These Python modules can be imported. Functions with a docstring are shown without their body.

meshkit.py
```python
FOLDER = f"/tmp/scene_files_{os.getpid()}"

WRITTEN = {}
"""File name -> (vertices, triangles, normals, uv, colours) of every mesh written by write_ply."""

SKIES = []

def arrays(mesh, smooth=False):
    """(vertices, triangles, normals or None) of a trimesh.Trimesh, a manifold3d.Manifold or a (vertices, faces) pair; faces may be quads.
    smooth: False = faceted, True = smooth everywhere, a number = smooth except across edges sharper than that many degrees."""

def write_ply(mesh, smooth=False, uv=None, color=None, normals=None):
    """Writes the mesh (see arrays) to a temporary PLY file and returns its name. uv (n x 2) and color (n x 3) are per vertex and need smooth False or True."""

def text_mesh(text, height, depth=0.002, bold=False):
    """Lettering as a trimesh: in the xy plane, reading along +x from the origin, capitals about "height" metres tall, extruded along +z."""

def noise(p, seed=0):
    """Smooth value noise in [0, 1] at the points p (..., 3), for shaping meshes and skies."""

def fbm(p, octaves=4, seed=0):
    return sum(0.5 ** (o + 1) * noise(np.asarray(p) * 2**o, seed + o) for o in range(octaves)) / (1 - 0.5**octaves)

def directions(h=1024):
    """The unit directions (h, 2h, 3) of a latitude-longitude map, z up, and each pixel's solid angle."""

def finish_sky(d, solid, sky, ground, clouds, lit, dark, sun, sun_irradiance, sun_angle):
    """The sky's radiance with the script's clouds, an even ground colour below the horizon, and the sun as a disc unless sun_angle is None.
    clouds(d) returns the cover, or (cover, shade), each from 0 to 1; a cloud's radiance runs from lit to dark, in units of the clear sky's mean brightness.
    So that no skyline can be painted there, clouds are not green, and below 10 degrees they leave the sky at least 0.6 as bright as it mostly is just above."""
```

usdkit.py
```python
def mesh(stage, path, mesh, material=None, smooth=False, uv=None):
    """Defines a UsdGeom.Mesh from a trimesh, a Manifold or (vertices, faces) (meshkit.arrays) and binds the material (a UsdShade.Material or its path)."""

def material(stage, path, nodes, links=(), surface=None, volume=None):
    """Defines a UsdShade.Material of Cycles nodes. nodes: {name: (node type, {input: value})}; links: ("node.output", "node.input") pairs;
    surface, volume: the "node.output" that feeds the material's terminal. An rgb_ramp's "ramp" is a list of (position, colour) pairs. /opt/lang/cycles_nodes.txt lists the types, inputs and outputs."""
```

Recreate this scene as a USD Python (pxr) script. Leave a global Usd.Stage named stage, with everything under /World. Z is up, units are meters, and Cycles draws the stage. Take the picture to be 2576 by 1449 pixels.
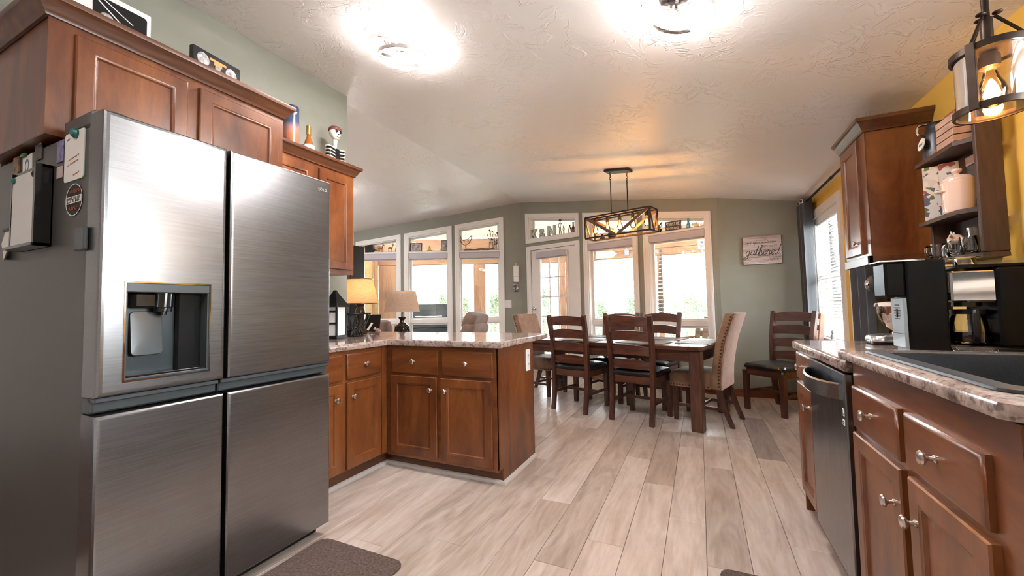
import math, random
import numpy as np, trimesh, shapely.geometry as sg
import usdkit, meshkit
from pxr import Usd, UsdGeom, UsdLux, UsdShade, Gf, Sdf, Vt

stage = Usd.Stage.CreateInMemory()
UsdGeom.SetStageUpAxis(stage, "Z"); UsdGeom.SetStageMetersPerUnit(stage, 1.0)
UsdGeom.Xform.Define(stage, "/World")
# ---------------------------------------------------------------- camera
EYE = (0.0, 0.0, 1.11)
YAW, PITCH, ROLL = map(math.radians, (24.935, 2.8054, -1.1205))
FPX = 1011.156
fw = np.array([-math.sin(YAW) * math.cos(PITCH), math.cos(YAW) * math.cos(PITCH), math.sin(PITCH)])
r0 = np.array([math.cos(YAW), math.sin(YAW), 0]); u0 = np.cross(r0, fw)
rt = math.cos(ROLL) * r0 + math.sin(ROLL) * u0; up = -math.sin(ROLL) * r0 + math.cos(ROLL) * u0
cam = UsdGeom.Camera.Define(stage, "/World/camera")
cam.CreateHorizontalApertureAttr(36.0); cam.CreateVerticalApertureAttr(36.0 * 1449 / 2576)
cam.CreateFocalLengthAttr(36.0 * FPX / 2576); cam.CreateClippingRangeAttr((0.05, 5000))
M = Gf.Matrix4d(1)
for i, v in enumerate((rt, up, -fw, EYE)): M.SetRow3(i, Gf.Vec3d(*map(float, v)))
cam.AddTransformOp().Set(M)
EXPOSURE = 2.0
cam.CreateExposureAttr(EXPOSURE)
# ---------------------------------------------------------------- sky (overcast white daylight); the lamps' own light is in their builders
SKY, LED, BULB, FIL = 2.6, 100.0, 8.0, 70.0
dome = UsdLux.DomeLight.Define(stage, "/World/sky")
dome.CreateIntensityAttr(SKY); dome.CreateColorAttr(Gf.Vec3f(0.90, 0.97, 1.0))

# ---------------------------------------------------------------- helpers
used = {}
def numbered(parent, name):
    k = (parent, name); n = used.get(k, 0); used[k] = n + 1
    return f"{parent}/{name}" + (f"_{n:03d}" if n else "")
def setdata(prim, **kw):
    for k, v in kw.items():
        if v: prim.SetCustomDataByKey(k, v)
class Thing:
    def __init__(s, name, label=None, cat=None, loc=(0, 0, 0), rz=0.0, group=None, kind=None, local=False):
        s.path = numbered("/World", name); s.local = local
        x = UsdGeom.Xform.Define(stage, s.path)
        s.t, s.r = x.AddTranslateOp(), x.AddRotateZOp(); s.prim = x.GetPrim(); s.place(loc, rz)
        setdata(s.prim, label=label, category=cat, group=group, kind=kind)
    def place(s, loc, rz=0.0):
        s.t.Set(Gf.Vec3d(*map(float, loc))); s.r.Set(float(rz))
        c, n = math.cos(math.radians(rz)), math.sin(math.radians(rz))
        s.m = np.array([[c, -n, 0, loc[0]], [n, c, 0, loc[1]], [0, 0, 1, loc[2]], [0, 0, 0, 1.0]])
    def add(s, name, mesh, mat, label=None, smooth=None, kind=None, under=None, local=None):
        mesh = cat(mesh)
        if not (s.local if local is None else local):
            mesh = mesh.copy(); mesh.apply_transform(np.linalg.inv(s.m))
        p = numbered(under or s.path, name)
        m = usdkit.mesh(stage, p, mesh, mat, smooth=30 if smooth is None else smooth)
        setdata(m.GetPrim(), label=label, kind=kind)
        return p
def dup(src, loc, rz=0.0, label=None, group=None):
    d = src.prim.GetCustomData()
    t = Thing(src.path.split("/")[-1].rstrip("0123456789").rstrip("_"), label or d.get("label"), d.get("category"), loc, rz, group or d.get("group"))
    t.prim.GetReferences().AddInternalReference(src.prim.GetPath()); t.prim.SetInstanceable(True)
    return t
def single(name, mesh, mat, label=None, category=None, group=None, kind=None, smooth=None):
    mesh = cat(mesh).copy(); b = mesh.bounds; o = np.array([(b[0][0] + b[1][0]) / 2, (b[0][1] + b[1][1]) / 2, b[0][2]])
    mesh.apply_translation(-o); p = numbered("/World", name)
    m = usdkit.mesh(stage, p, mesh, mat, smooth=30 if smooth is None else smooth)
    m.AddTranslateOp().Set(Gf.Vec3d(*map(float, o)))
    setdata(m.GetPrim(), label=label, category=category, group=group, kind=kind)
    return p
def cat(m):
    if isinstance(m, (list, tuple)):
        m = trimesh.util.concatenate([cat(x) for x in m])
    return m
TM = lambda v, f: trimesh.Trimesh(np.asarray(v, float), np.asarray(f, int), process=False)
def box(x0, x1, y0, y1, z0, z1, b=0.0):
    x0, x1 = sorted((x0, x1)); y0, y1 = sorted((y0, y1)); z0, z1 = sorted((z0, z1))
    if b <= 0:
        m = trimesh.creation.box((x1 - x0, y1 - y0, z1 - z0))
    else:
        e = np.array([x1 - x0, y1 - y0, z1 - z0]) / 2; b = min(b, 0.45 * e.min()); pts = []
        for sx in (-1, 1):
            for sy in (-1, 1):
                for sz in (-1, 1):
                    s = np.array([sx, sy, sz])
                    for k in range(3):
                        q = e - b; q[k] = e[k]; pts.append(q * s)
        m = trimesh.convex.convex_hull(np.array(pts))
        m = TM(m.vertices, m.faces)
    m.apply_translation(((x0 + x1) / 2, (y0 + y1) / 2, (z0 + z1) / 2)); return m
def xf(m, M):
    m = cat(m).copy(); m.apply_transform(M); return m
def frame(O, U, V, N):
    M = np.eye(4); M[:3, 0], M[:3, 1], M[:3, 2], M[:3, 3] = U, V, N, O; return M
def mv(m, d): m = cat(m).copy(); m.apply_translation(d); return m
def rotz(a, p=(0, 0, 0)): return trimesh.transformations.rotation_matrix(math.radians(a), (0, 0, 1), p)
def rot(a, ax, p=(0, 0, 0)): return trimesh.transformations.rotation_matrix(math.radians(a), ax, p)
def loft(rings, cap0=True, cap1=True, closed=False):
    """rings: (k, n, 3) closed rings, bridged; convex caps as fans."""
    R = np.asarray(rings, float); k, n = R.shape[:2]; v = R.reshape(-1, 3); f = []
    for i in range(k if closed else k - 1):
        a, b = i * n, ((i + 1) % k) * n
        for j in range(n):
            jj = (j + 1) % n; f += [(a + j, a + jj, b + jj), (a + j, b + jj, b + j)]
    v = list(v)
    for on, base, flip in ((cap0, 0, True), (cap1, (k - 1) * n, False)):
        if on and not closed:
            c = len(v); v.append(np.mean(R[0 if flip else -1], axis=0))
            for j in range(n):
                jj = (j + 1) % n; f.append((c, base + jj, base + j) if flip else (c, base + j, base + jj))
    return TM(v, f)
def rrect(w, h, r, k=3):
    """rounded rectangle outline centred at 0, counter-clockwise"""
    r = min(r, w / 2 - 1e-5, h / 2 - 1e-5); o = []
    for cx, cy, a0 in ((w / 2 - r, h / 2 - r, 0), (-w / 2 + r, h / 2 - r, 90), (-w / 2 + r, -h / 2 + r, 180), (w / 2 - r, -h / 2 + r, 270)):
        for i in range(k + 1):
            a = math.radians(a0 + 90 * i / k); o.append((cx + r * math.cos(a), cy + r * math.sin(a)))
    return np.array(o)
def rbox(w, h, d, r, b=0.004, k=4):
    """rounded-rectangle slab: outline w x h in xy, from z=0 to d, edges eased by b"""
    o = []
    for ins, z in ((b, 0), (b * .3, b * .3), (0, b), (0, d - b), (b * .3, d - b * .3), (b, d)):
        q = rrect(w - 2 * ins, h - 2 * ins, max(r - ins, 1e-4), k); o.append(np.c_[q, np.full(len(q), z)])
    return loft(o)
def rectloft(w, h, prof):
    """rectangle (0..w, 0..h) inset by d at height n for each (d, n)"""
    return loft([[(d, d, n), (w - d, d, n), (w - d, h - d, n), (d, h - d, n)] for d, n in prof])
def lathe(prof, n=24, cap=True):
    a = np.arange(n) * 2 * math.pi / n
    return loft([np.c_[r * np.cos(a), r * np.sin(a), np.full(n, z)] for r, z in prof], cap, cap)
def cyl(p0, p1, r0, r1=None, n=16):
    return tube([p0, p1], [r0, r0 if r1 is None else r1], n)
def tube(pts, r, n=8, closed=False):
    p = np.asarray(pts, float); k = len(p); r = np.broadcast_to(r, (k,))
    t = np.roll(p, -1, 0) - np.roll(p, 1, 0) if closed else np.gradient(p, axis=0)
    t /= np.linalg.norm(t, axis=1, keepdims=True) + 1e-12
    a = np.cross(t[0], (0, 0, 1) if abs(t[0][2]) < .9 else (1, 0, 0)); a /= np.linalg.norm(a); ang = np.arange(n) * 2 * math.pi / n; rings = []
    for i in range(k):
        a = a - t[i] * (a @ t[i]); a /= np.linalg.norm(a); b = np.cross(t[i], a)
        rings.append(p[i] + r[i] * (np.cos(ang)[:, None] * a + np.sin(ang)[:, None] * b))
    return loft(rings, closed=closed)
def bar(p0, p1, w, h, upv=(0, 0, 1), b=0.0):
    """square bar from p0 to p1, w across, h along upv"""
    p0, p1 = np.array(p0, float), np.array(p1, float); d = p1 - p0; L = np.linalg.norm(d); d /= L
    u = np.array(upv, float); u -= d * (u @ d)
    if np.linalg.norm(u) < 1e-6: u = np.array((1.0, 0, 0)) - d * d[0]
    u /= np.linalg.norm(u); s = np.cross(u, d)
    return xf(box(-w / 2, w / 2, 0, L, -h / 2, h / 2, b), frame(p0, s, d, u))
def ball(c, r, n=2):
    m = trimesh.creation.icosphere(n, 1.0); m = TM(m.vertices, m.faces); m.apply_scale(r if np.ndim(r) else (r, r, r)); m.apply_translation(c); return m
def prism(poly, d):
    if not isinstance(poly, (sg.Polygon, sg.MultiPolygon)): poly = sg.Polygon(poly)
    return cat([trimesh.creation.extrude_polygon(g, d, engine="earcut") for g in getattr(poly, "geoms", [poly])])
def text(t, h, d=0.001, bold=False): return meshkit.text_mesh(t, h, d, bold)
def textfit(t, w, h, d=0.001, bold=False, shear=0.0):
    m = text(t, h, d, bold); b = m.bounds; m.apply_translation((-b[0][0], -b[0][1], 0)); b = m.bounds
    S = np.diag([w / b[1][0], h / b[1][1], 1, 1.0]); S[0, 1] = shear; m.apply_transform(S); return m
def spline(P, k=8):
    P = np.asarray(P, float); Q = np.vstack([2 * P[0] - P[1], P, 2 * P[-1] - P[-2]]); o = []
    for i in range(1, len(Q) - 2):
        for t in np.linspace(0, 1, k, endpoint=False):
            a, b, c, d = Q[i - 1:i + 3]
            o.append(.5 * (2 * b + (c - a) * t + (2 * a - 5 * b + 4 * c - d) * t * t + (3 * b - a - 3 * c + d) * t ** 3))
    return np.array(o + [Q[-2]])
def sweep(path, prof, closed=False):
    """profile [(out, z)] swept along a 2-D path with mitred corners; out is to the right of the walking direction"""
    P = np.asarray(path, float); k = len(P); rings = []
    for i in range(k):
        d0 = P[i] - P[i - 1] if (i or closed) else P[1] - P[0]; d1 = P[(i + 1) % k] - P[i] if (i < k - 1 or closed) else d0
        d0, d1 = d0 / np.linalg.norm(d0), d1 / np.linalg.norm(d1); n0, n1 = np.array((d0[1], -d0[0])), np.array((d1[1], -d1[0]))
        m = n0 + n1; m /= (m @ n0)
        rings.append([(*(P[i] + m * o), z) for o, z in prof])
    return loft(rings, closed=closed)
def polyslab(poly, prof, holes=()):
    """flat slab of a polygon; prof [(inset, z)] bottom to top; holes cut straight through"""
    P = np.asarray(sg.polygon.orient(sg.Polygon(poly)).exterior.coords)[:-1]; k = len(P); parts = []
    def inset(d):
        o = []
        for i in range(k):
            d0, d1 = P[i] - P[i - 1], P[(i + 1) % k] - P[i]; d0, d1 = d0 / np.linalg.norm(d0), d1 / np.linalg.norm(d1)
            n0, n1 = np.array((-d0[1], d0[0])), np.array((-d1[1], d1[0])); m = n0 + n1; o.append(P[i] + m / (m @ n0) * d)
        return np.array(o)
    rings = [np.c_[inset(d), np.full(k, z)] for d, z in prof]
    parts.append(loft(rings, False, False))
    for r, flip in ((rings[0], True), (rings[-1], False)):
        v, f = trimesh.creation.triangulate_polygon(sg.Polygon(r[:, :2], [h for h in holes]), engine="earcut")
        v = np.c_[v, np.full(len(v), r[0, 2])]; n = np.cross(v[f[0][1]] - v[f[0][0]], v[f[0][2]] - v[f[0][0]])[2]
        parts.append(TM(v, f[:, ::-1] if (n > 0) == flip else f))
    for h in holes:
        q = np.asarray(sg.polygon.orient(sg.Polygon(h), -1).exterior.coords)[:-1]
        parts.append(loft([np.c_[q, np.full(len(q), prof[0][1])], np.c_[q, np.full(len(q), prof[-1][1])]], False, False))
    return cat(parts)

# ---------------------------------------------------------------- materials
def mat(name, nodes, links, surface="p.BSDF"):
    return usdkit.material(stage, f"/World/Looks/{name}", nodes, links, surface=surface)
def pbr(name, col, rough=.5, metal=0., **kw):
    return mat(name, {"p": ("principled_bsdf", dict(base_color=col, roughness=rough, metallic=metal, **kw))}, [])
def noisy(name, stops, scale=8., rough=.5, metal=0., stretch=(1, 1, 1), bump=0., bscale=None, dist=.002, obj=False, detail=4., distortion=0., voro=0., rr=None, **kw):
    src = ("texture_coordinate", {}) if obj else ("geometry", {}); so = "c.object" if obj else "c.position"
    N = {"c": src, "m": ("mapping", {"scale": stretch}), "n": ("noise_texture", {"scale": scale, "detail": detail, "roughness": .6, "distortion": distortion}),
         "r": ("rgb_ramp", {"ramp": stops}), "p": ("principled_bsdf", dict(roughness=rough, metallic=metal, **kw))}
    L = [(so, "m.vector"), ("m.vector", "n.vector"), ("n.fac", "r.fac"), ("r.color", "p.base_color")]
    if bump:
        N["bn"] = ("noise_texture", {"scale": bscale or scale * 4, "detail": 3.}); N["b"] = ("bump", {"strength": bump, "distance": dist})
        L += [("m.vector", "bn.vector"), ("bn.fac", "b.height"), ("b.normal", "p.normal")]
    if rr: N["rm"] = ("map_range", {"from_min": .3, "from_max": .7, "to_min": rr[0], "to_max": rr[1]}); L += [("n.fac", "rm.value"), ("rm.result", "p.roughness")]
    return mat(name, N, L)
def wood(name, stops, along=(1, 1, .12), scale=9., rough=.35, knots=0., obj=False, offset=(0, 0, 0), grain=.25, bump=.1, fine=70., knotcol=(.05, .018, .008), kscale=2.2, **kw):
    so = "c.object" if obj else "c.position"
    N = {"c": ("texture_coordinate", {}) if obj else ("geometry", {}), "m": ("mapping", {"scale": along, "location": offset}),
         "n": ("noise_texture", {"scale": scale, "detail": 5., "roughness": .62, "distortion": 1.2}), "r": ("rgb_ramp", {"ramp": stops}),
         "f": ("noise_texture", {"scale": fine, "detail": 2.}), "fr": ("rgb_ramp", {"ramp": [(.3, (1 - grain,) * 3), (.65, (1, 1, 1))]}),
         "x": ("mix_color", {"blend_type": "multiply", "fac": 1.}), "b": ("bump", {"strength": bump, "distance": .0015}),
         "p": ("principled_bsdf", dict(roughness=rough, **kw))}
    L = [(so, "m.vector"), ("m.vector", "n.vector"), ("m.vector", "f.vector"), ("n.fac", "r.fac"), ("f.fac", "fr.fac"), ("r.color", "x.a"), ("fr.color", "x.b"),
         ("f.fac", "b.height"), ("b.normal", "p.normal")]
    if knots:
        N |= {"km": ("mapping", {"scale": tuple(1 if a >= 1 else .55 for a in along), "location": offset}), "kn": ("noise_texture", {"scale": 6., "detail": 2.}), "ka": ("mix_vector", {"fac": .12}),
              "k": ("voronoi_texture", {"scale": kscale}), "kr": ("rgb_ramp", {"ramp": [(0, (1,) * 3), (.06, (.85,) * 3), (.2, (.25,) * 3), (.36, (0, 0, 0))]}),
              "ks": ("math", {"math_type": "multiply", "value2": knots}), "kx": ("mix_color", {"b": knotcol})}
        L += [(so, "km.vector"), ("km.vector", "kn.vector"), ("km.vector", "ka.a"), ("kn.color", "ka.b"), ("ka.result", "k.vector"), ("k.distance", "kr.fac"), ("kr.color", "ks.value1"),
              ("ks.value", "kx.fac"), ("x.result", "kx.a"), ("kx.result", "p.base_color")]
    else: L.append(("x.result", "p.base_color"))
    return mat(name, N, L)
def glow(name, col, strength):
    return mat(name, {"e": ("emission", {"color": col, "strength": strength})}, [], "e.emission")
def pane(name, tint=(1, 1, 1), gl=.0, ior=1.45):
    return mat(name, {"f": ("fresnel", {"IOR": ior}), "t": ("transparent_bsdf", {"color": tint}), "g": ("glossy_bsdf", {"color": (1, 1, 1), "roughness": gl}), "x": ("mix_closure", {})},
               [("f.fac", "x.fac"), ("t.BSDF", "x.closure1"), ("g.BSDF", "x.closure2")], "x.closure")

ALDER = [(.28, (.066, .017, .006)), (.45, (.140, .041, .0115)), (.6, (.195, .062, .017)), (.75, (.265, .096, .029))]
m_cab = wood("alder_upright", ALDER, (1, 1, .28), 4.2, .30, knots=.8, grain=.14, kscale=3.2, coat_weight=.25, coat_roughness=.2)
m_cabh = wood("alder_level", ALDER, (1, .25, 1), 4.5, .30, knots=.0, grain=.14, coat_weight=.25, coat_roughness=.2)
m_cabx = wood("alder_level_across", ALDER, (.25, 1, 1), 4.5, .30, knots=.0, grain=.14, coat_weight=.25, coat_roughness=.2)
m_cabdk = wood("alder_crown", [(.3, (.06, .02, .008)), (.6, (.13, .045, .017)), (.8, (.18, .066, .026))], (1, .1, 1), 7., .35, coat_weight=.2, coat_roughness=.25)
m_toe = wood("alder_kick", [(.3, (.06, .02, .009)), (.7, (.13, .045, .018))], (.3, .3, 1), 7., .45)
m_walnut = wood("dining_wood", [(.25, (.030, .010, .006)), (.5, (.088, .030, .017)), (.75, (.16, .06, .034))], (.12, 1, 1), 10., .32, obj=True, grain=.45, bump=.35, fine=40., coat_weight=.3, coat_roughness=.2)
m_walnutv = wood("dining_wood_upright", [(.25, (.030, .010, .006)), (.5, (.085, .029, .017)), (.75, (.15, .056, .032))], (1, 1, .12), 10., .33, obj=True, grain=.45, bump=.3, fine=40., coat_weight=.3, coat_roughness=.2)
m_shelf = wood("dark_shelf_wood", [(.3, (.030, .013, .008)), (.7, (.085, .037, .022))], (1, 1, .1), 8., .55, grain=.4)
m_pine = wood("pine_board", [(.3, (.20, .085, .035)), (.55, (.30, .145, .065)), (.75, (.38, .21, .10))], (.12, .12, 1), 7., .6, knots=.5)
m_pinev = wood("pine_post", [(.3, (.24, .105, .05)), (.55, (.34, .17, .085)), (.75, (.42, .24, .13))], (1, 1, .1), 7., .6, knots=.6)
m_osb = noisy("osb_sheet", [(.3, (.28, .15, .045)), (.45, (.44, .28, .10)), (.6, (.55, .40, .18)), (.72, (.38, .22, .07))], 26., .7, stretch=(1, 1, .45), detail=6., distortion=2.5)
m_green = noisy("sage_paint", [(.4, (.252, .258, .218)), (.6, (.27, .275, .234))], 3., .6, bump=.12, bscale=260.)
m_yellow = noisy("mustard_paint", [(.4, (.72, .45, .075)), (.6, (.76, .48, .085))], 3., .55, bump=.12, bscale=260.)
m_white = pbr("white_trim", (.80, .775, .745), .4)
m_door = pbr("white_door_paint", (.80, .775, .755), .35)
m_offwhite = noisy("white_plaster", [(.4, (.70, .67, .64)), (.6, (.76, .73, .70))], 3., .7, bump=.2, bscale=120.)
m_cream = pbr("cream_boards", (.84, .80, .66), .7)
def ceiling_mat():
    N = {"c": ("geometry", {}), "w": ("noise_texture", {"scale": 3.2, "detail": 2.}), "a": ("mix_vector", {"fac": .22}), "m": ("mapping", {"scale": (1, 1, 0)}),
         "v": ("noise_texture", {"scale": 9., "detail": 3., "roughness": .55, "distortion": 1.3}), "r": ("rgb_ramp", {"ramp": [(.50, (0,) * 3), (.535, (1,) * 3), (.55, (1,) * 3), (.60, (.55,) * 3), (1, (.6,) * 3)]}),
         "k": ("noise_texture", {"scale": 1.7, "detail": 1.}), "kr": ("rgb_ramp", {"ramp": [(.44, (.08,) * 3), (.60, (1,) * 3)]}), "x": ("math", {"math_type": "multiply"}),
         "b": ("bump", {"strength": .6, "distance": .007}), "p": ("principled_bsdf", {"base_color": (.84, .80, .775), "roughness": .42, "specular_ior_level": .4})}
    L = [("c.position", "m.vector"), ("m.vector", "w.vector"), ("m.vector", "a.a"), ("w.color", "a.b"), ("a.result", "v.vector"), ("v.fac", "r.fac"), ("m.vector", "k.vector"), ("k.fac", "kr.fac"),
         ("r.color", "x.value1"), ("kr.color", "x.value2"), ("x.value", "b.height"), ("b.normal", "p.normal")]
    return mat("ceiling_plaster", N, L)
m_ceil = ceiling_mat()
def plank_mat(i, light):
    S = [(.25, (.40, .31, .26)), (.42, (.51, .42, .365)), (.58, (.60, .51, .455)), (.8, (.66, .575, .515))] if light == 0 else \
        [(.25, (.30, .23, .19)), (.45, (.42, .34, .29)), (.62, (.51, .43, .375)), (.8, (.57, .49, .43))] if light == 1 else \
        [(.25, (.21, .16, .14)), (.45, (.29, .235, .21)), (.65, (.36, .30, .27)), (.8, (.41, .35, .32))]
    N = {"c": ("geometry", {}), "m": ("mapping", {"scale": (1, .16, 1), "location": (i * 3.7, i * 7.1, i)}), "n": ("noise_texture", {"scale": 8., "detail": 4., "roughness": .55, "distortion": 2.0}), "r": ("rgb_ramp", {"ramp": S}),
         "f": ("noise_texture", {"scale": 60., "detail": 3.}), "fr": ("rgb_ramp", {"ramp": [(.3, (.86,) * 3), (.65, (1,) * 3)]}), "x": ("mix_color", {"blend_type": "multiply", "fac": 1.}),
         "km": ("mapping", {"scale": (1, .5, 1), "location": (i * 1.3, i * 2.9, 0)}), "k": ("voronoi_texture", {"scale": 2.6}), "kr": ("rgb_ramp", {"ramp": [(0, (.9,) * 3), (.04, (.6,) * 3), (.18, (.22,) * 3), (.3, (0,) * 3)]}),
         "ks": ("math", {"math_type": "multiply", "value2": .55}), "kx": ("mix_color", {"b": (.30, .20, .14)}),
         "b": ("bump", {"strength": .12, "distance": .001}), "p": ("principled_bsdf", {"roughness": .33, "specular_ior_level": .45})}
    L = [("c.position", "m.vector"), ("m.vector", "n.vector"), ("n.fac", "r.fac"), ("m.vector", "f.vector"), ("f.fac", "fr.fac"), ("r.color", "x.a"), ("fr.color", "x.b"),
         ("c.position", "km.vector"), ("km.vector", "k.vector"), ("k.distance", "kr.fac"), ("kr.color", "ks.value1"), ("ks.value", "kx.fac"), ("x.result", "kx.a"), ("kx.result", "p.base_color"),
         ("f.fac", "b.height"), ("b.normal", "p.normal")]
    return mat(f"plank_{i}", N, L)
m_plank = [plank_mat(i, (0, 0, 0, 1, 1, 2)[i]) for i in range(6)]
def granite(name):
    N = {"c": ("geometry", {}), "w": ("noise_texture", {"scale": 7., "detail": 4.}), "a": ("mix_vector", {"fac": .3}), "n": ("noise_texture", {"scale": 13., "detail": 7., "roughness": .66, "distortion": .8}),
         "r": ("rgb_ramp", {"ramp": [(.28, (.09, .065, .062)), (.40, (.23, .165, .145)), (.48, (.33, .245, .21)), (.56, (.43, .345, .305)), (.63, (.29, .22, .20)), (.74, (.38, .25, .18))]}),
         "v": ("noise_texture", {"scale": 60., "detail": 2.}), "vr": ("rgb_ramp", {"ramp": [(.36, (.35,) * 3), (.45, (1,) * 3)]}), "x": ("mix_color", {"blend_type": "multiply", "fac": .8}),
         "p": ("principled_bsdf", {"roughness": .09, "specular_ior_level": .6})}
    L = [("c.position", "w.vector"), ("c.position", "a.a"), ("w.color", "a.b"), ("a.result", "n.vector"), ("n.fac", "r.fac"), ("c.position", "v.vector"), ("v.fac", "vr.fac"), ("r.color", "x.a"), ("vr.color", "x.b"), ("x.result", "p.base_color")]
    return mat(name, N, L)
m_counter = granite("laminate_stone")
def steel(name, col, rough, stretch=(1, .03, 1), s=220., bump=.0015, metal=1.):
    N = {"c": ("geometry", {}), "m": ("mapping", {"scale": stretch}), "n": ("noise_texture", {"scale": s, "detail": 2.}), "w": ("noise_texture", {"scale": 2.2, "detail": 1.}),
         "r": ("map_range", {"from_min": .3, "from_max": .7, "to_min": rough - .01, "to_max": rough + .01}), "b": ("bump", {"strength": bump, "distance": .0006}), "b2": ("bump", {"strength": .03, "distance": .02}),
         "p": ("principled_bsdf", {"base_color": col, "metallic": metal})}
    L = [("c.position", "m.vector"), ("m.vector", "n.vector"), ("n.fac", "r.value"), ("r.result", "p.roughness"), ("n.fac", "b.height"), ("c.position", "w.vector"), ("w.fac", "b2.height"), ("b2.normal", "b.normal"), ("b.normal", "p.normal")]
    return mat(name, N, L)
m_steel = steel("brushed_steel", (.27, .275, .285), .27)
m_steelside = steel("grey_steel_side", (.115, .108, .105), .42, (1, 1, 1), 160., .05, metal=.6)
m_steeldk = steel("dishwasher_steel", (.25, .26, .275), .25, (1, 1, .03))
m_chrome = pbr("chrome", (.78, .77, .76), .08, 1.)
m_nickel = pbr("satin_nickel", (.66, .60, .55), .25, 1.)
m_blackgl = pbr("black_gloss", (.012, .013, .015), .12)
m_black = pbr("black_matte", (.010, .010, .011), .4, specular_ior_level=.25)
m_jet = pbr("jet_black_plastic", (.004, .004, .0045), .35, specular_ior_level=.12)
m_dkgrey = pbr("charcoal_plastic", (.045, .055, .062), .35)
m_bronze = noisy("dark_bronze", [(.3, (.018, .011, .008)), (.7, (.045, .026, .016))], 12., .45, metal=.7, obj=True)
m_bronzew = wood("lantern_wood_look", [(.3, (.05, .026, .014)), (.7, (.14, .075, .04))], (.2, 1, 1), 12., .5, obj=True)
m_glass = pane("window_glass")
m_clear = pane("clear_glassware", (.96, .97, .97), 0., 1.5)
m_leather = noisy("black_leather", [(.4, (.010, .012, .013)), (.6, (.016, .018, .019))], 20., .22, obj=True, bump=.15, bscale=240.)
m_suede = noisy("brown_suede", [(.3, (.15, .075, .038)), (.5, (.23, .125, .07)), (.7, (.30, .17, .10))], 9., .75, obj=True, sheen_weight=.4, bump=.1)
m_suedel = noisy("pale_suede", [(.35, (.36, .20, .135)), (.55, (.44, .26, .19)), (.7, (.50, .31, .23))], 9., .65, obj=True, sheen_weight=.3, bump=.1, bscale=120.)
m_nail = pbr("nailhead_brass", (.10, .06, .03), .35, 1.)
m_linen = noisy("lavender_shade_cloth", [(.35, (.49, .46, .50)), (.65, (.57, .54, .57))], 60., .85, stretch=(1, 1, 6.), bump=.2)
# ---------------------------------------------------------------- room shell
P1 = np.array((-2.80, 6.45)); P2 = np.array((.232, 5.545)); DL = np.array((.9063, .4226)); XR, XRIDGE = 1.19, -2.80
DC = (P2 - P1) / np.linalg.norm(P2 - P1); PL = P1 - 2.95 * DL; LC = float(np.linalg.norm(P2 - P1))
def ceil_z(x): return 2.252 + .1783 * (XR - x) if x >= XRIDGE else 2.9634 - .1783 * (XRIDGE - x)
def wallf(o, u): return frame((o[0], o[1], 0), (u[0], u[1], 0), (0, 0, 1), (u[1], -u[0], 0))
FL, FC, FR, FW, FG = wallf(P1, DL), wallf(P1, DC), wallf(P2, (1, 0)), wallf((XR, 0), (0, -1)), wallf((-2.66, 0), (0, 1))
def wb(F, u0, u1, v0, v1, n0, n1, b=0): return xf(box(u0, u1, v0, v1, n0, n1, b), F)
def wpoly(F, poly, n0, n1): return xf(mv(prism(poly, n1 - n0), (0, 0, n0)), F)
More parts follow.
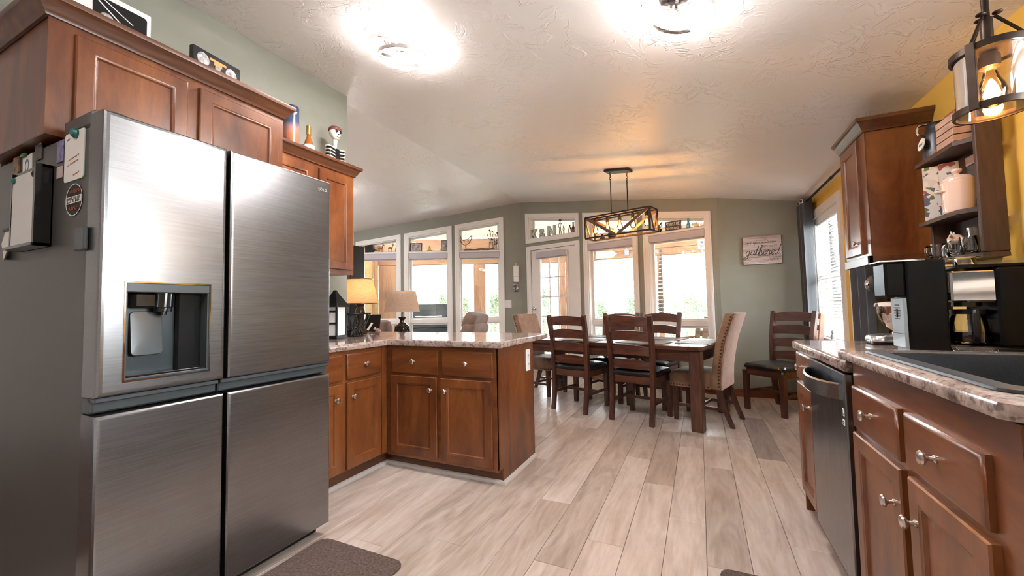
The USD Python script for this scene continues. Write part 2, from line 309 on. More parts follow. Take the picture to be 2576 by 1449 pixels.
def flatslab(poly, zf, t):
    v, f = trimesh.creation.triangulate_polygon(sg.Polygon(poly), engine="earcut"); k = len(v)
    lo = np.c_[v, [zf(*p) for p in v]]; hi = lo + (0, 0, t); n = np.cross(lo[f[0][1]] - lo[f[0][0]], lo[f[0][2]] - lo[f[0][0]])[2]
    f = f if n > 0 else f[:, ::-1]; e = []
    q = np.asarray(sg.polygon.orient(sg.Polygon(poly)).exterior.coords)[:-1]; z = np.array([zf(*p) for p in q])
    side = loft([np.c_[q, z], np.c_[q, z + t]], False, False)
    return cat([TM(hi, f), TM(lo, f[:, ::-1]), side])
YB = -2.4
def S(name, loc=(0, 0, 0), label=None): return Thing(name, label, None, loc, kind="structure")
ceil = S("ceiling", (0, 2, 2.4), "textured warm white vaulted ceiling rising to a ridge")
ceil.add("slope", flatslab([(1.32, YB), (1.32, 5.68), (.27, 5.68), (-2.80, 6.59), (-2.80, YB)], lambda x, y: 2.252 + .1783 * (XR - x), .09), m_ceil)
ceil.add("slope", flatslab([(-2.80, YB), (-2.80, 6.59), (-5.62, 5.28), (-5.62, YB)], lambda x, y: 2.9634 - .1783 * (XRIDGE - x), .09), m_ceil)
# floor of individual planks where the picture shows them
floor = S("floor", (0, 2, 0), "pale whitewashed oak plank floor with some grey planks")
sub = [sg.box(-5.6, YB, 1.25, 6.6)]
floor.add("subfloor", box(-5.6, 1.25, YB, 6.7, -.06, -.011), m_toe)
rng = random.Random(5)
X0, PW, PLEN = -.013, .1725, 1.152
phase = {-11: 2.139, -10: 1.886, -8: 2.132, -7: 1.649, -6: 2.518, -5: 2.231, -4: 1.687, -3: 1.932, -2: 2.676, -1: 2.306, 0: 3.092, 1: 2.647, 2: 2.240, 3: 3.111}
tone = {(0, 1): 4, (-2, 2): 4, (-3, 2): 4, (2, 2): 5, (-5, 0): 4, (-1, 3): 4, (0, 2): 1, (1, 1): 2, (-2, 1): 1, (-1, 1): 0, (1, 2): 2, (2, 1): 1, (-7, 0): 3, (-4, 1): 3, (-8, 0): 4, (0, 0): 0, (3, 2): 4}
for c in range(-15, 7):
    x0 = X0 + c * PW; ph = phase.get(c, rng.uniform(0, PLEN)) % PLEN; y = ph - PLEN; k = 0
    while y < 6.5:
        ya, yb = max(y, .3), min(y + PLEN, 6.5)
        if yb - ya > .02:
            x1 = min(x0 + PW, 1.20)
            i = tone.get((c, int(round((y - ph) / PLEN))), rng.choice([0, 0, 1, 1, 2, 2, 3, 4]))
            floor.add("plank", box(x0 + .0008, x1 - .0008, ya + .0008, yb - .0008, -.011, 0, .0016), m_plank[i])
        y += PLEN
# front walls (prow of two angled walls and a straight one), right wall, kitchen partition
def top_poly(u0, u1, F, holes=()):
    w0, w1 = (F @ (u0, 0, 0, 1))[0], (F @ (u1, 0, 0, 1))[0]
    p = sg.Polygon([(u0, 0), (u1, 0), (u1, ceil_z(w1) + .02), (u0, ceil_z(w0) + .02)])
    for h in holes: p = p.difference(sg.Polygon(h))
    return p
tL = lambda u: 2.76 + .153 * u     # casing tops follow the ceiling
tC = lambda u: 2.762 - .16 * u
WINDOWS = []                        # (frame, outer polygon of the casing, inner polygon)
def insetpoly(pts, d):
    return list(sg.Polygon(pts).buffer(-d, join_style=2).exterior.coords)[:-1]
CW = .072
winL = [(-1.17, -.312), (-2.06, -1.222), (-2.91, -2.12)]; winC = [(1.262, 2.14), (2.222, 3.098)]
def outer(ua, ub, zb, tf): return [(ua, zb), (ub, zb), (ub, tf(ub)), (ua, tf(ua))]
outL = [outer(a, b, .55, tL) for a, b in winL]; outC = [outer(a, b, .55, tC) for a, b in winC]
transom = [(.112, 2.212), (1.19, 2.198), (1.19, tC(1.19)), (.112, tC(.112))]
doorcase = [(.124, 0), (1.19, 0), (1.19, 2.142), (.124, 2.155)]
TW = .13
wl = S("wall_front_left", (*P1, 0), "sage green wall angled back to the left with three tall trapezoid windows")
wl.add("panel", wpoly(FL, top_poly(-2.95, 0, FL, [insetpoly(o, CW) for o in outL]), -TW, 0), m_green)
wc = S("wall_front_right", (*P1, 0), "sage green wall with the glazed door and two tall windows")
wc.add("panel", wpoly(FC, top_poly(-.02, LC + .01, FC, [insetpoly(o, CW) for o in outC + [transom]] + [[(.20, -.001), (1.125, -.001), (1.125, 2.085), (.20, 2.085)]]), -TW, 0), m_green)
wr = S("wall_front", (.7, 5.545, 0), "sage green wall with the wooden sign")
wr.add("panel", wpoly(FR, top_poly(0, XR - P2[0] + .12, FR), -TW, 0), m_green)
wy = S("wall_right", (XR, 2, 0), "mustard yellow right wall")
HW, HS = (4.56, 5.44, .74, 2.02), (.55, 1.75, 1.16, 2.0)      # dining window and the window over the sink (y0, y1, z0, z1)
zr = ceil_z(XR) + .02
wy.add("panel", wpoly(FW, sg.Polygon([(-5.545, 0), (-YB, 0), (-YB, zr), (-5.545, zr)], [[(-h[0], h[2]), (-h[1], h[2]), (-h[1], h[3]), (-h[0], h[3])] for h in (HW, HS)]), -.12, 0), m_yellow)
wg = S("wall_left", (-2.73, 0, 0), "sage green kitchen wall behind the refrigerator and wall cupboards")
wg.add("panel", wpoly(FG, sg.Polygon([(.61, 0), (2.455, 0), (2.455, 2.944), (.565, 2.944), (.565, 1.80), (.61, 1.80)]), -.13, 0), m_green)
wk = S("wall_back", (-2, YB, 0)); wk.add("panel", wpoly(wallf((-5.62, YB), (-1, 0)), sg.Polygon([(0, 0), (-6.95, 0), (-6.95, 2.27), (-2.82, 2.975), (0, 2.48)]), -.1, 0), m_offwhite)
wv = S("wall_living_room", (-5.5, 1, 0)); wv.add("panel", wb(wallf((PL[0] - .0, 0), (0, 1)), YB, PL[1] + .06, 0, 2.50, -.12, 0), m_offwhite)
bb = S("baseboard_front", (0, 5.6, 0))
bb.add("board", [wb(FR, .02, XR - P2[0], 0, .09, 0, .014, .004), wb(FC, 1.2, LC - .02, 0, .09, 0, .014, .004), wb(FL, -2.9, -.01, 0, .09, 0, .014, .004)], m_cabx)
bb = S("baseboard_right", (XR, 4, 0)); bb.add("board", wb(FW, -5.54, -2.68, 0, .09, 0, .014, .004), m_cabh)

def ring(F, po, pi, n0, n1): return wpoly(F, sg.Polygon(po, [pi]), n0, n1)
m_slat = pbr("blind_slat", (.80, .79, .78), .5)
nw = [0]
def tall_window(F, po, zs, zrail, label):
    nw[0] += 1; ua, ub = po[0][0], po[1][0]; pi = insetpoly(po, CW); o = F @ ((ua + ub) / 2, .55, 0, 1)
    t = S(f"window_{nw[0]}", o[:3], label); a, b = ua + CW, ub - CW; zb = .55 + CW
    t.add("casing", [ring(F, po, pi, 0, .022), ring(F, insetpoly(po, .012), insetpoly(po, .03), .0, .028)], m_white)
    t.add("jamb", ring(F, pi, insetpoly(pi, .012), -TW, 0), m_white)
    t.add("shelf", wb(F, a, b, zs, zs + .03, -TW + .005, .006, .004), m_white)
    sash = insetpoly(pi, .012); parts = []
    up_ = [p for p in sg.Polygon(sash).intersection(sg.box(-9, zs + .03, 9, 9)).exterior.coords][:-1]; mid = [(a + .012, zrail + .07), (b - .012, zrail + .07), (b - .012, zs), (a + .012, zs)]; low = [(a + .012, zb + .012), (b - .012, zb + .012), (b - .012, zrail), (a + .012, zrail)]
    t.add("sash", [ring(F, q, insetpoly(q, .026), -.115, -.085) for q in (up_, mid, low)], m_white)
    t.add("rail", wb(F, a, b, zrail, zrail + .07, -.118, -.06, .004), m_white)
    for q in (up_, mid, low):
        t.add("pane", wpoly(F, insetpoly(q, .024), -.104, -.098), m_glass)
    return t
def roller(F, a, b, z0, z1, label, n0=-.055, n1=.012, drop=.016):
    o = F @ ((a + b) / 2, z0, 0, 1); t = Thing("roller_blind", label, "blind", o[:3], group=None)
    t.add("cassette", wb(F, a, b, z0, z1, n0, n1, .008), m_linen)
    t.add("hem_bar", wb(F, a + .03, b - .02, z0 - drop, z0 - .001, n0 + .01, n0 + .035, .003), m_linen)
    t.add("end_cap", wb(F, b + .0005, b + .004, z0 + .006, z1 - .006, n0 + .006, n1 - .006, .001), m_slat)
lw = ["third", "second", "first"]
for (a, b), po, nm in zip(winL, outL, ("rightmost", "middle", "leftmost")):
    tall_window(FL, po, 2.10, .865, f"{nm} of the three white trapezoid windows in the left green wall")
    roller(FL, a + CW + .004, b - CW - .006, 1.998, 2.098, f"rolled-up lavender blind in the {nm} of the three left windows")
for (a, b), po, nm in zip(winC, outC, ("behind the lantern chandelier, next to the door", "nearest the wooden sign, with the bottles on its ledge")):
    tall_window(FC, po, 2.062, .825, f"tall white window {nm}")
    roller(FC, a + CW + .004, b - CW - .006, 1.962, 2.06, f"rolled-up lavender blind of the tall window {nm.split(',')[0]}")
# transom niche over the door
nw[0] += 1; t = S(f"window_{nw[0]}", (FC @ (.65, 2.2, 0, 1))[:3], "white framed transom window over the glazed door")
pi = insetpoly(transom, CW); t.add("casing", [ring(FC, transom, pi, 0, .022), ring(FC, insetpoly(transom, .012), insetpoly(transom, .03), 0, .028)], m_white)
t.add("jamb", ring(FC, pi, insetpoly(pi, .012), -TW, 0), m_white); q = insetpoly(pi, .012)
t.add("sash", ring(FC, q, insetpoly(q, .024), -.125, -.105), m_white); t.add("pane", wpoly(FC, insetpoly(q, .02), -.117, -.112), m_glass)
# glazed door
t = S("door_1", (FC @ (.66, 0, 0, 1))[:3], "white glazed door with a grid of small panes")
pi = [(.207, 0), (1.122, 0), (1.122, 2.082), (.207, 2.086)]
t.add("casing", [wpoly(FC, sg.Polygon(doorcase).difference(sg.Polygon(pi)), 0, .022), wpoly(FC, sg.Polygon(insetpoly(doorcase, .012)).difference(sg.Polygon(insetpoly(doorcase, .03))).difference(sg.box(.2, -.1, 1.13, .1)), 0, .028)], m_white)
gl = [(.40, .30), (.94, .30), (.94, 1.93), (.40, 1.93)]
t.add("leaf", [wpoly(FC, sg.Polygon(insetpoly(pi, .004), [gl]), -.05, -.008), ring(FC, insetpoly(gl, -.025), gl, -.008, .004)], m_door)
t.add("pane", wpoly(FC, gl, -.032, -.027), m_glass)
for k in (1, 2): t.add("muntin", wb(FC, .40 + .18 * k - .008, .40 + .18 * k + .008, .30, 1.93, -.04, -.018, .003), m_door)
for k in range(1, 5): t.add("muntin", wb(FC, .40, .94, 1.93 - .326 * k - .008, 1.93 - .326 * k + .008, -.04, -.018, .003), m_door)
kn = xf(lathe([(.028, 0), (.030, .004), (.012, .010), (.010, .028), (.024, .036), (.029, .048), (.024, .058), (.008, .062)], 20), FC @ np.array([[1, 0, 0, .268], [0, 1, 0, 1.09], [0, 0, 1, -.008], [0, 0, 0, 1.]])); t.add("knob", kn, m_nickel)
for z in (.25, 1.05, 1.85): t.add("hinge", wb(FC, 1.116, 1.130, z, z + .09, -.006, .004, .002), m_nickel)
roller(FC, .36, .96, 1.93, 2.03, "rolled-up lavender blind mounted on the glazed door", .005, .07, .012)
# right wall window with a slatted blind
def plain_window(h, label, depth=.10):
    nw[0] += 1; y0, y1, z0, z1 = h; po = [(-y1 - .07, z0 - .07), (-y0 + .07, z0 - .07), (-y0 + .07, z1 + .09), (-y1 - .07, z1 + .09)]; pi = [(-y1, z0), (-y0, z0), (-y0, z1), (-y1, z1)]
    t = S(f"window_{nw[0]}", (XR, (y0 + y1) / 2, z0), label); t.add("casing", ring(FW, po, pi, 0, .02), m_white)
    t.add("jamb", ring(FW, pi, insetpoly(pi, .012), -.12, 0), m_white)
    zm = (z0 + z1) / 2; s = []
    for a, b in ((z0 + .012, zm), (zm, z1 - .012)):
        q = [(-y1 + .012, a), (-y0 - .012, a), (-y0 - .012, b), (-y1 + .012, b)]; s.append(ring(FW, q, insetpoly(q, .03), -.11, -.08)); t.add("pane", wpoly(FW, insetpoly(q, .028), -.097, -.092), m_glass)
    t.add("sash", s, m_white); t.add("sill", wb(FW, -y1 - .05, -y0 + .05, z0 - .022, z0 + .004, -.08, .05, .004), m_white)
plain_window(HW, "white double-hung window in the yellow wall behind a slatted blind"); plain_window(HS, "window over the sink")
t = Thing("slatted_blind", "white slatted blind hanging half open in the right wall window", "blind", (1.20, 5.0, .76))
t.add("headrail", wb(FW, -5.425, -4.575, 1.955, 2.015, -.055, .004, .006), m_slat)
for k in range(36):
    z = 1.94 - k * .0325
    t.add("slat", xf(box(-5.42, -4.58, -.0014, .0014, -.024, .024), FW @ np.array([[1, 0, 0, 0], [0, 1, 0, z], [0, 0, 1, -.028], [0, 0, 0, 1.]]) @ rot(28, (1, 0, 0))), m_slat)
for y in (4.75, 5.25): t.add("cord", cyl((1.19 + .0265, y, .78), (1.19 + .0265, y, 1.96), .0015, n=5), m_slat)
t.add("wand", cyl((1.178, 5.33, 1.35), (1.178, 5.34, 1.95), .004, n=6), m_slat)
t = S("trim_1", (XR, 4.25, 0)); t.add("board", wb(FW, -4.33, -4.22, .0, 2.1, 0, .02, .003), m_white)

# ---------------------------------------------------------------- enclosed porch beyond the glass
Q = np.array((-2.638, 8.458)); DS = np.array((.9982, -.0599)); FSL, FSC = wallf(Q, DL), wallf(Q, DS)
NL = np.array((-.4226, .9063)); A0 = P1 - 3.1 * DL + NL * TW; A1 = A0 + NL * 1.62; sl0 = -float((Q - A1) @ DL); B1 = np.array((1.9, 8.18))
t = S("porch_floor", (-2, 7.4, -.1)); pf = [tuple(P1), tuple(P2), (1.9, 5.5), (1.9, 8.3), tuple(Q + (0, .1)), tuple(A1 + NL * .1), tuple(A0)]
m_deck = wood("grey_deck", [(.3, (.22, .18, .15)), (.7, (.38, .32, .28))], (1, .1, 1), 8., .6)
t.add("deck", polyslab([tuple(p) for p in [P1 + (0, .2), P2 + (.0, .2), (2.0, 5.75), (2.0, 8.35), Q + (0, .12), A1 + NL * .1, A0]], [(0, -.09), (0, -.03)]), m_deck)
t = S("porch_ceiling", (-2, 7.4, 2.5)); pc = [(P1 + NL * .1), Q + (0, .15), A1 + NL * .15, A0]
t.add("boards", flatslab([tuple(p) for p in (P1 + (0, .12), Q + (0, .15), A1 + NL * .15, A0 + NL * .0)], lambda x, y: 3.02 - .32 * ((np.array((x, y)) - P1) @ NL) / 1.75, .05), m_cream)
t.add("boards", flatslab([tuple(p) for p in (P1 + (0, .12), P2 + (.0, .15), (2.0, 5.75), (2.0, 8.35), Q + (0, .15))], lambda x, y: 3.02 - .16 * (y - 6.45) if 1 else 0, .05), m_cream)
def slider(F, u0, u1, mull, name, label, handle):
    t = S(name, (F @ ((u0 + u1) / 2, 0, 0, 1))[:3], label); z1 = 2.075
    po = [(u0, 0), (u1, 0), (u1, z1), (u0, z1)]; t.add("frame", ring(F, po, [(u0 + .045, .04), (u1 - .045, .04), (u1 - .045, z1 - .05), (u0 + .045, z1 - .05)], -.1, .0), m_white)
    for a, b in ((u0 + .045, mull), (mull, u1 - .045)):
        q = [(a, .04), (b, .04), (b, z1 - .05), (a, z1 - .05)]; t.add("stile", ring(F, q, insetpoly(q, .045), -.07, -.03), m_white); t.add("pane", wpoly(F, insetpoly(q, .042), -.053, -.047), m_glass)
    h = np.array([(F @ (handle + .0, z, n, 1))[:3] for z, n in ((.95, -.03), (.98, .02), (1.05, .032), (1.12, .02), (1.15, -.03))]); t.add("handle", tube(spline(h, 4), .008, 6), m_white)
slider(FSL, -3.62, -2.005, -2.825, "door_2", "white sliding porch door seen through the middle left window", -2.06)
slider(FSL, -1.76, -.14, -.95, "door_3", "white sliding porch door seen through the right of the left windows", -1.70)
slider(FSC, .10, 1.92, .955, "door_4", "white sliding porch door behind the lantern chandelier", .9)
slider(FSC, 2.01, 3.72, 2.30, "door_5", "white sliding porch door nearest the sign", 2.36)
sw = S("wall_porch_outer", (-2, 8.3, 0)); HZ = 2.62
def header(F, u0, u1, gaps):
    x = u0
    for a, b in gaps:
        if a > x: sw.add("post", wb(F, x, a, 0, 2.08, -.1, .0, .003), m_pinev)
        x = b
    if u1 > x: sw.add("post", wb(F, x, u1, 0, 2.08, -.1, 0, .003), m_pinev)
    sw.add("beam", wb(F, u0, u1, 2.08, 2.22, -.1, .012, .004), m_pine); sw.add("beam", wb(F, u0, u1, 2.224, 2.36, -.1, .008, .004), m_pine); sw.add("beam", wb(F, u0, u1, 2.364, 2.64, -.1, .0, .004), m_pine)
header(FSL, sl0, -.0, [(-3.62, -2.005), (-1.76, -.14)]); header(FSC, .0, 4.55, [(.10, 1.92), (2.01, 3.72)])
FE = wallf(A1, -NL)     # OSB end wall, facing back along the porch: u runs from the outer wall towards the house
we = S("wall_porch_end", (*A1, 0)); 
FE = wallf(A0, NL)
we.add("panel", [wb(FE, 0, .05, 0, 2.6, -.05, 0), wb(FE, .60, 1.62, 0, 2.6, -.05, 0), wb(FE, .05, .60, 0, .75, -.05, 0), wb(FE, .05, .60, 2.06, 2.6, -.05, 0)], m_osb)
we.add("beam", wb(FE, 0, 1.62, 2.40, 2.6, 0, .04, .004), m_pine); we.add("beam", wb(FE, 0, .66, 2.10, 2.24, 0, .03, .004), m_pine); we.add("post", wb(FE, 1.24, 1.36, 0, 2.4, 0, .02, .004), m_pinev)
nw[0] += 1; t = S(f"window_{nw[0]}", (*A0, 1), "small white porch window in the wood-panelled end wall"); po = [(.04, .74), (.61, .74), (.61, 2.07), (.04, 2.07)]
t.add("frame", [ring(FE, po, insetpoly(po, .06), -.05, .015), wb(FE, .1, .55, 1.38, 1.42, -.03, .0)], m_white); t.add("pane", wpoly(FE, insetpoly(po, .055), -.03, -.025), m_glass)
we2 = S("wall_porch_right", (2, 7, 0)); we2.add("panel", wb(wallf((1.95, 8.3), (0, -1)), 0, 2.75, 0, 2.75, -.05, 0), m_osb)
# ---------------------------------------------------------------- kitchen cabinets
KNOB = lathe([(.009, 0), (.009, .003), (.0055, .006), (.005, .014), (.010, .019), (.0155, .022), (.0165, .026), (.013, .030), (.006, .032)], 20)
def shaker(w, h, t=.02, fr=.055):
    return rectloft(w, h, [(0, 0), (0, t - .004), (.004, t), (fr - .006, t), (fr - .002, t - .0025), (fr + .003, t - .003), (fr + .008, t - .010), (fr + .012, t - .010)])
def slab(w, h, t=.02): return rectloft(w, h, [(0, 0), (0, t - .007), (.004, t - .003), (.012, t)])
def at(F, u, v, n=0): return F @ np.array([[1, 0, 0, u], [0, 1, 0, v], [0, 0, 1, n], [0, 0, 0, 1.]])
def door(t, F, u0, u1, v0, v1, mat=None, knob=None, name="door", fr=.055):
    p = t.add(name, xf(shaker(u1 - u0, v1 - v0, fr=fr), at(F, u0, v0)), mat or m_cab)
    if knob: t.add("knob", xf(KNOB, at(F, *knob, .0195)), m_nickel, under=p)
def drawer(t, F, u0, u1, v0, v1, mat=None, knob=True):
    p = t.add("drawer", xf(slab(u1 - u0, v1 - v0), at(F, u0, v0)), mat or m_cabh)
    if knob: t.add("knob", xf(KNOB, at(F, (u0 + u1) / 2, (v0 + v1) / 2 + .005, .0195)), m_nickel, under=p)
CROWN = [(0, 0), (.010, 0), (.014, .012), (.020, .018), (.032, .042), (.040, .050), (.046, .053), (.048, .062), (.048, .072), (0, .072)]
def crown(t, path, z, mat=None): t.add("crown_molding", sweep(path, [(o, z + h) for o, h in CROWN]), mat or m_cabdk)
# over the refrigerator
F1 = wallf((-2.07, 0), (0, 1))
t = Thing("wall_cabinet", "wide alder wall cabinet above the refrigerator", "cabinet", (-2.36, 1.01, 1.76), group=None)
t.add("body", box(-2.655, -2.07, .568, 1.456, 1.76, 2.20, .002), m_cab)
t.add("face_frame", [wb(F1, .566, 1.458, 1.757, 2.202, 0, .002)], m_cab)
door(t, F1, .634, .993, 1.79, 2.155); door(t, F1, 1.041, 1.43, 1.79, 2.155)
crown(t, [(-2.655, .566), (-2.068, .566), (-2.068, 1.458), (-2.655, 1.458)], 2.185)
F2 = wallf((-2.35, 0), (0, 1))
t = Thing("wall_cabinet", "alder wall cabinet above the counter, behind the refrigerator's right edge", "cabinet", (-2.50, 1.85, 1.38))
t.add("body", box(-2.655, -2.35, 1.465, 2.227, 1.38, 2.135, .002), m_cab); t.add("face_frame", wb(F2, 1.465, 2.229, 1.377, 2.137, 0, .002), m_cab)
door(t, F2, 1.49, 1.872, 1.41, 2.098); door(t, F2, 1.917, 2.20, 1.41, 2.098)
crown(t, [(-2.655, 1.463), (-2.348, 1.463), (-2.348, 2.229), (-2.655, 2.229)], 2.122)
# left run and peninsula
F3 = wallf((-2.062, 0), (0, 1)); F4 = wallf((0, 2.27), (1, 0))
t = Thing("base_cabinet", "alder base cabinet between the refrigerator and the inner corner of the counter", "cabinet", (-2.36, 1.88, 0))
t.add("body", [box(-2.655, -2.062, 1.49, 2.213, .10, .856, .002)], m_cab); t.add("kickboard", box(-2.655, -2.112, 1.49, 2.213, 0, .10), m_toe)
drawer(t, F3, 1.50, 1.852, .672, .832); drawer(t, F3, 1.893, 2.19, .672, .832)
door(t, F3, 1.50, 1.852, .11, .652, knob=(1.80, .562)); door(t, F3, 1.893, 2.19, .11, .652, knob=(1.935, .562))
t = Thing("base_cabinet", "alder peninsula cabinet with two drawers over two doors", "cabinet", (-1.6, 2.55, 0))
t.add("body", box(-2.64, -1.172, 2.272, 2.83, .10, .856, .002), m_cab); t.add("kickboard", [box(-2.11, -1.172, 2.32, 2.80, 0, .10), box(-2.16, -2.112, 2.2155, 2.80, 0, .10)], m_toe); t.add("corner_stile", box(-2.10, -2.062, 2.2155, 2.272, .10, .856), m_cab)
t.add("face_frame", [wb(F4, -2.06, -1.165, .085, .855, -.012, .002), ], m_cabx)
ep = prism([(2.268, .10), (2.318, .10), (2.318, 0), (2.835, 0), (2.835, .857), (2.268, .857)], .012)
t.add("end_panel", xf(ep, frame((-1.172, 0, 0), (0, 1, 0), (0, 0, 1), (1, 0, 0))), m_cab); t.add("corner_batten", box(-1.172, -1.1602, 2.836, 2.852, 0, .856, .002), m_cabdk)
t.add("back_panel", box(-2.64, -1.172, 2.826, 2.84, 0, .857), m_cab)
drawer(t, F4, -2.002, -1.612, .667, .83, m_cabx); drawer(t, F4, -1.577, -1.195, .667, .83, m_cabx)
door(t, F4, -2.016, -1.622, .112, .65, knob=(-1.665, .567)); door(t, F4, -1.590, -1.205, .106, .648, knob=(-1.548, .567))
t = S("baseboard_kitchen", (-1.6, 2.2, 0), "pale grey shoe molding at the foot of the cabinets")
m_shoe = pbr("pale_grey_shoe_molding", (.52, .48, .46), .5)
SHOE = [(0, 0), (.020, 0), (.019, .010), (.012, .018), (0, .022)]
t.add("molding", sweep([(-2.112, 1.49), (-2.112, 2.32), (-1.160, 2.32), (-1.160, 2.84)], SHOE), m_shoe)
CT = [(.010, .857), (.002, .860), (0, .867), (0, .888), (.003, .896), (.012, .900)]
t = Thing("countertop", "glossy stone-look laminate counter turning the corner onto the peninsula", "countertop", (-1.8, 2.5, .857))
t.add("slab", polyslab([(-2.655, 1.485), (-2.03, 1.485), (-2.03, 2.235), (-1.122, 2.235), (-1.122, 3.08), (-2.98, 3.08), (-2.98, 2.47), (-2.655, 2.47)], CT), m_counter)
t.add("backsplash", box(-2.656, -2.638, 1.485, 2.44, .9005, 1.0, .004), m_counter)
t = Thing("electrical_outlet", "white outlet on the end panel of the peninsula", "outlet", (-1.159, 2.74, .72))
FO = wallf((-1.160, 0), (0, 1)); m_plate = pbr("outlet_plate", (.74, .74, .76), .35)
t.add("plate", xf(rbox(.075, .155, .006, .008, .002), at(FO, 2.742, .725)), m_plate)
for dz in (-.032, .032): t.add("receptacle", xf(rbox(.034, .036, .003, .012, .001), at(FO, 2.742, .725 + dz, .006)), m_plate); t.add("slot", [wb(FO, 2.735, 2.738, .722 + dz, .734 + dz, .0088, .0096), wb(FO, 2.746, 2.749, .722 + dz, .734 + dz, .0088, .0096)], m_black)
# right run
F5 = wallf((.48, 0), (0, -1))
t = Thing("base_cabinet", "narrow alder base cabinet beyond the dishwasher", "cabinet", (.83, 2.48, 0))
t.add("body", box(.48, 1.185, 2.312, 2.655, .10, .856, .002), m_cab); t.add("kickboard", box(.55, 1.185, 2.312, 2.640, 0, .10), m_toe); t.add("end_panel", box(.478, 1.185, 2.655, 2.668, .0, .856, .002), m_cab)
drawer(t, F5, -2.635, -2.338, .705, .845); door(t, F5, -2.635, -2.338, .12, .688, knob=(-2.375, .60))
t = Thing("sink_cabinet", "alder sink cabinet with two drawers over two doors, nearest on the right", "cabinet", (.83, 1.38, 0))
t.add("body", [box(.48, 1.185, .985, 1.785, .10, .70, .002), box(.48, .494, .985, 1.785, .70, .898), box(.48, 1.185, .985, 1.0, .70, .898), box(.48, 1.185, 1.77, 1.785, .70, .898)], m_cab)
t.add("kickboard", box(.55, 1.185, .985, 1.785, 0, .10), m_toe); t.add("end_panel", box(.4805, 1.185, .972, .9848, 0, .898), m_cab)
t.add("face_frame", wb(F5, -1.785, -.972, .10, .898, 0, .003), m_cabh)
drawer(t, F5, -1.760, -1.415, .682, .822); drawer(t, F5, -1.374, -1.053, .682, .822)
door(t, F5, -1.765, -1.408, .12, .664, knob=(-1.448, .562)); door(t, F5, -1.366, -1.045, .12, .664, knob=(-1.330, .562))
CTR = [(.010, .857), (.002, .860), (0, .867), (0, .888), (.003, .896), (.012, .900)]
t = Thing("countertop", "stone-look laminate counter over the dishwasher, holding the mixer", "countertop", (.8, 2.2, .857))
t.add("slab", polyslab([(.455, 1.79), (1.186, 1.79), (1.186, 2.70), (.48, 2.70), (.455, 2.675)], CTR), m_counter)
t = Thing("backsplash", "low stone-look backsplash strip along the yellow wall behind the appliances", "backsplash", (1.177, 2.28, .9005)); t.add("strip", box(1.171, 1.187, 1.885, 2.70, .9005, .985, .004), m_counter)
t = Thing("countertop", "raised stone-look laminate counter around the black sink", "countertop", (.8, 1.4, .90))
hole = [(.515, 1.065), (1.03, 1.065), (1.03, 1.74), (.515, 1.74)]
t.add("slab", polyslab([(.455, .985), (.485, .955), (1.186, .955), (1.186, 1.872), (.472, 1.872), (.455, 1.855)], [(.010, .9005), (.002, .903), (0, .909), (0, .922), (.003, .931), (.012, .936)], [hole]), m_counter)
m_sink = noisy("black_composite_sink", [(.4, (.018, .021, .026)), (.6, (.030, .034, .040))], 300., .4)
t = Thing("kitchen_sink", "black composite sink set in the raised counter", "sink", (.77, 1.4, .73))
def rr(x0, x1, y0, y1, r, z): q = rrect(x1 - x0, y1 - y0, r, 4); return np.c_[q[:, 0] + (x0 + x1) / 2, q[:, 1] + (y0 + y1) / 2, np.full(len(q), z)]
t.add("basin", loft([rr(.545, 1.0, 1.095, 1.71, .04, .728), rr(.515, 1.03, 1.066, 1.739, .03, .75), rr(.517, 1.028, 1.067, 1.738, .03, .937), rr(.497, 1.048, 1.047, 1.758, .035, .937), rr(.498, 1.047, 1.048, 1.757, .035, .943),
      rr(.505, 1.040, 1.055, 1.75, .03, .945), rr(.532, 1.013, 1.082, 1.723, .03, .945), rr(.538, 1.007, 1.088, 1.717, .03, .940), rr(.545, 1.0, 1.095, 1.71, .04, .76), rr(.57, .975, 1.12, 1.685, .04, .742)], True, True), m_sink)
t.add("drain", mv(lathe([(.045, 0), (.045, .003), (.035, .004), (.03, .002), (.0, .002)], 20), (.77, 1.4, .742)), m_chrome)
# dishwasher
t = Thing("dishwasher", "stainless dishwasher with a bowed pocket handle, under the right counter", "dishwasher", (.8, 2.05, 0))
t.add("body", box(.50, 1.15, 1.797, 2.304, .09, .85), m_black); t.add("kickplate", box(.55, 1.15, 1.797, 2.304, 0, .09), m_black)
FD = wallf((.492, 0), (0, -1))
t.add("door", xf(rectloft(.507, .742, [(0, 0), (0, .034), (.003, .038), (.006, .039)]), at(FD, -2.304, .108)), m_steeldk); t.add("door_edge", box(.488, .53, 1.7955, 1.797, .108, .845), m_black)
hp = np.array([(.455 - .052 * math.sin(math.pi * s) ** .6 - .002, 1.83 + .44 * s, .785 - .006 * math.sin(math.pi * s)) for s in np.linspace(0, 1, 17)])
hl = loft([[(x - .009, y, z - .030), (x + .004, y, z - .030), (x + .006, y, z + .012), (x - .003, y, z + .030), (x - .010, y, z + .024)] for x, y, z in hp]); t.add("handle", hl, m_steel)
for zz, s in ((.70, .026), (.667, .02)): t.add("badge", wb(FD, -1.832, -1.812, zz, zz + s, .039, .0405), m_plate)
t.add("badge_mark", [wb(FD, -1.829, -1.815, .704, .708, .0405, .0412), wb(FD, -1.829, -1.825, .704, .722, .0405, .0412), xf(textfit("G", .008, .012), at(FD, -1.826, .671, .0405))], m_dkgrey)
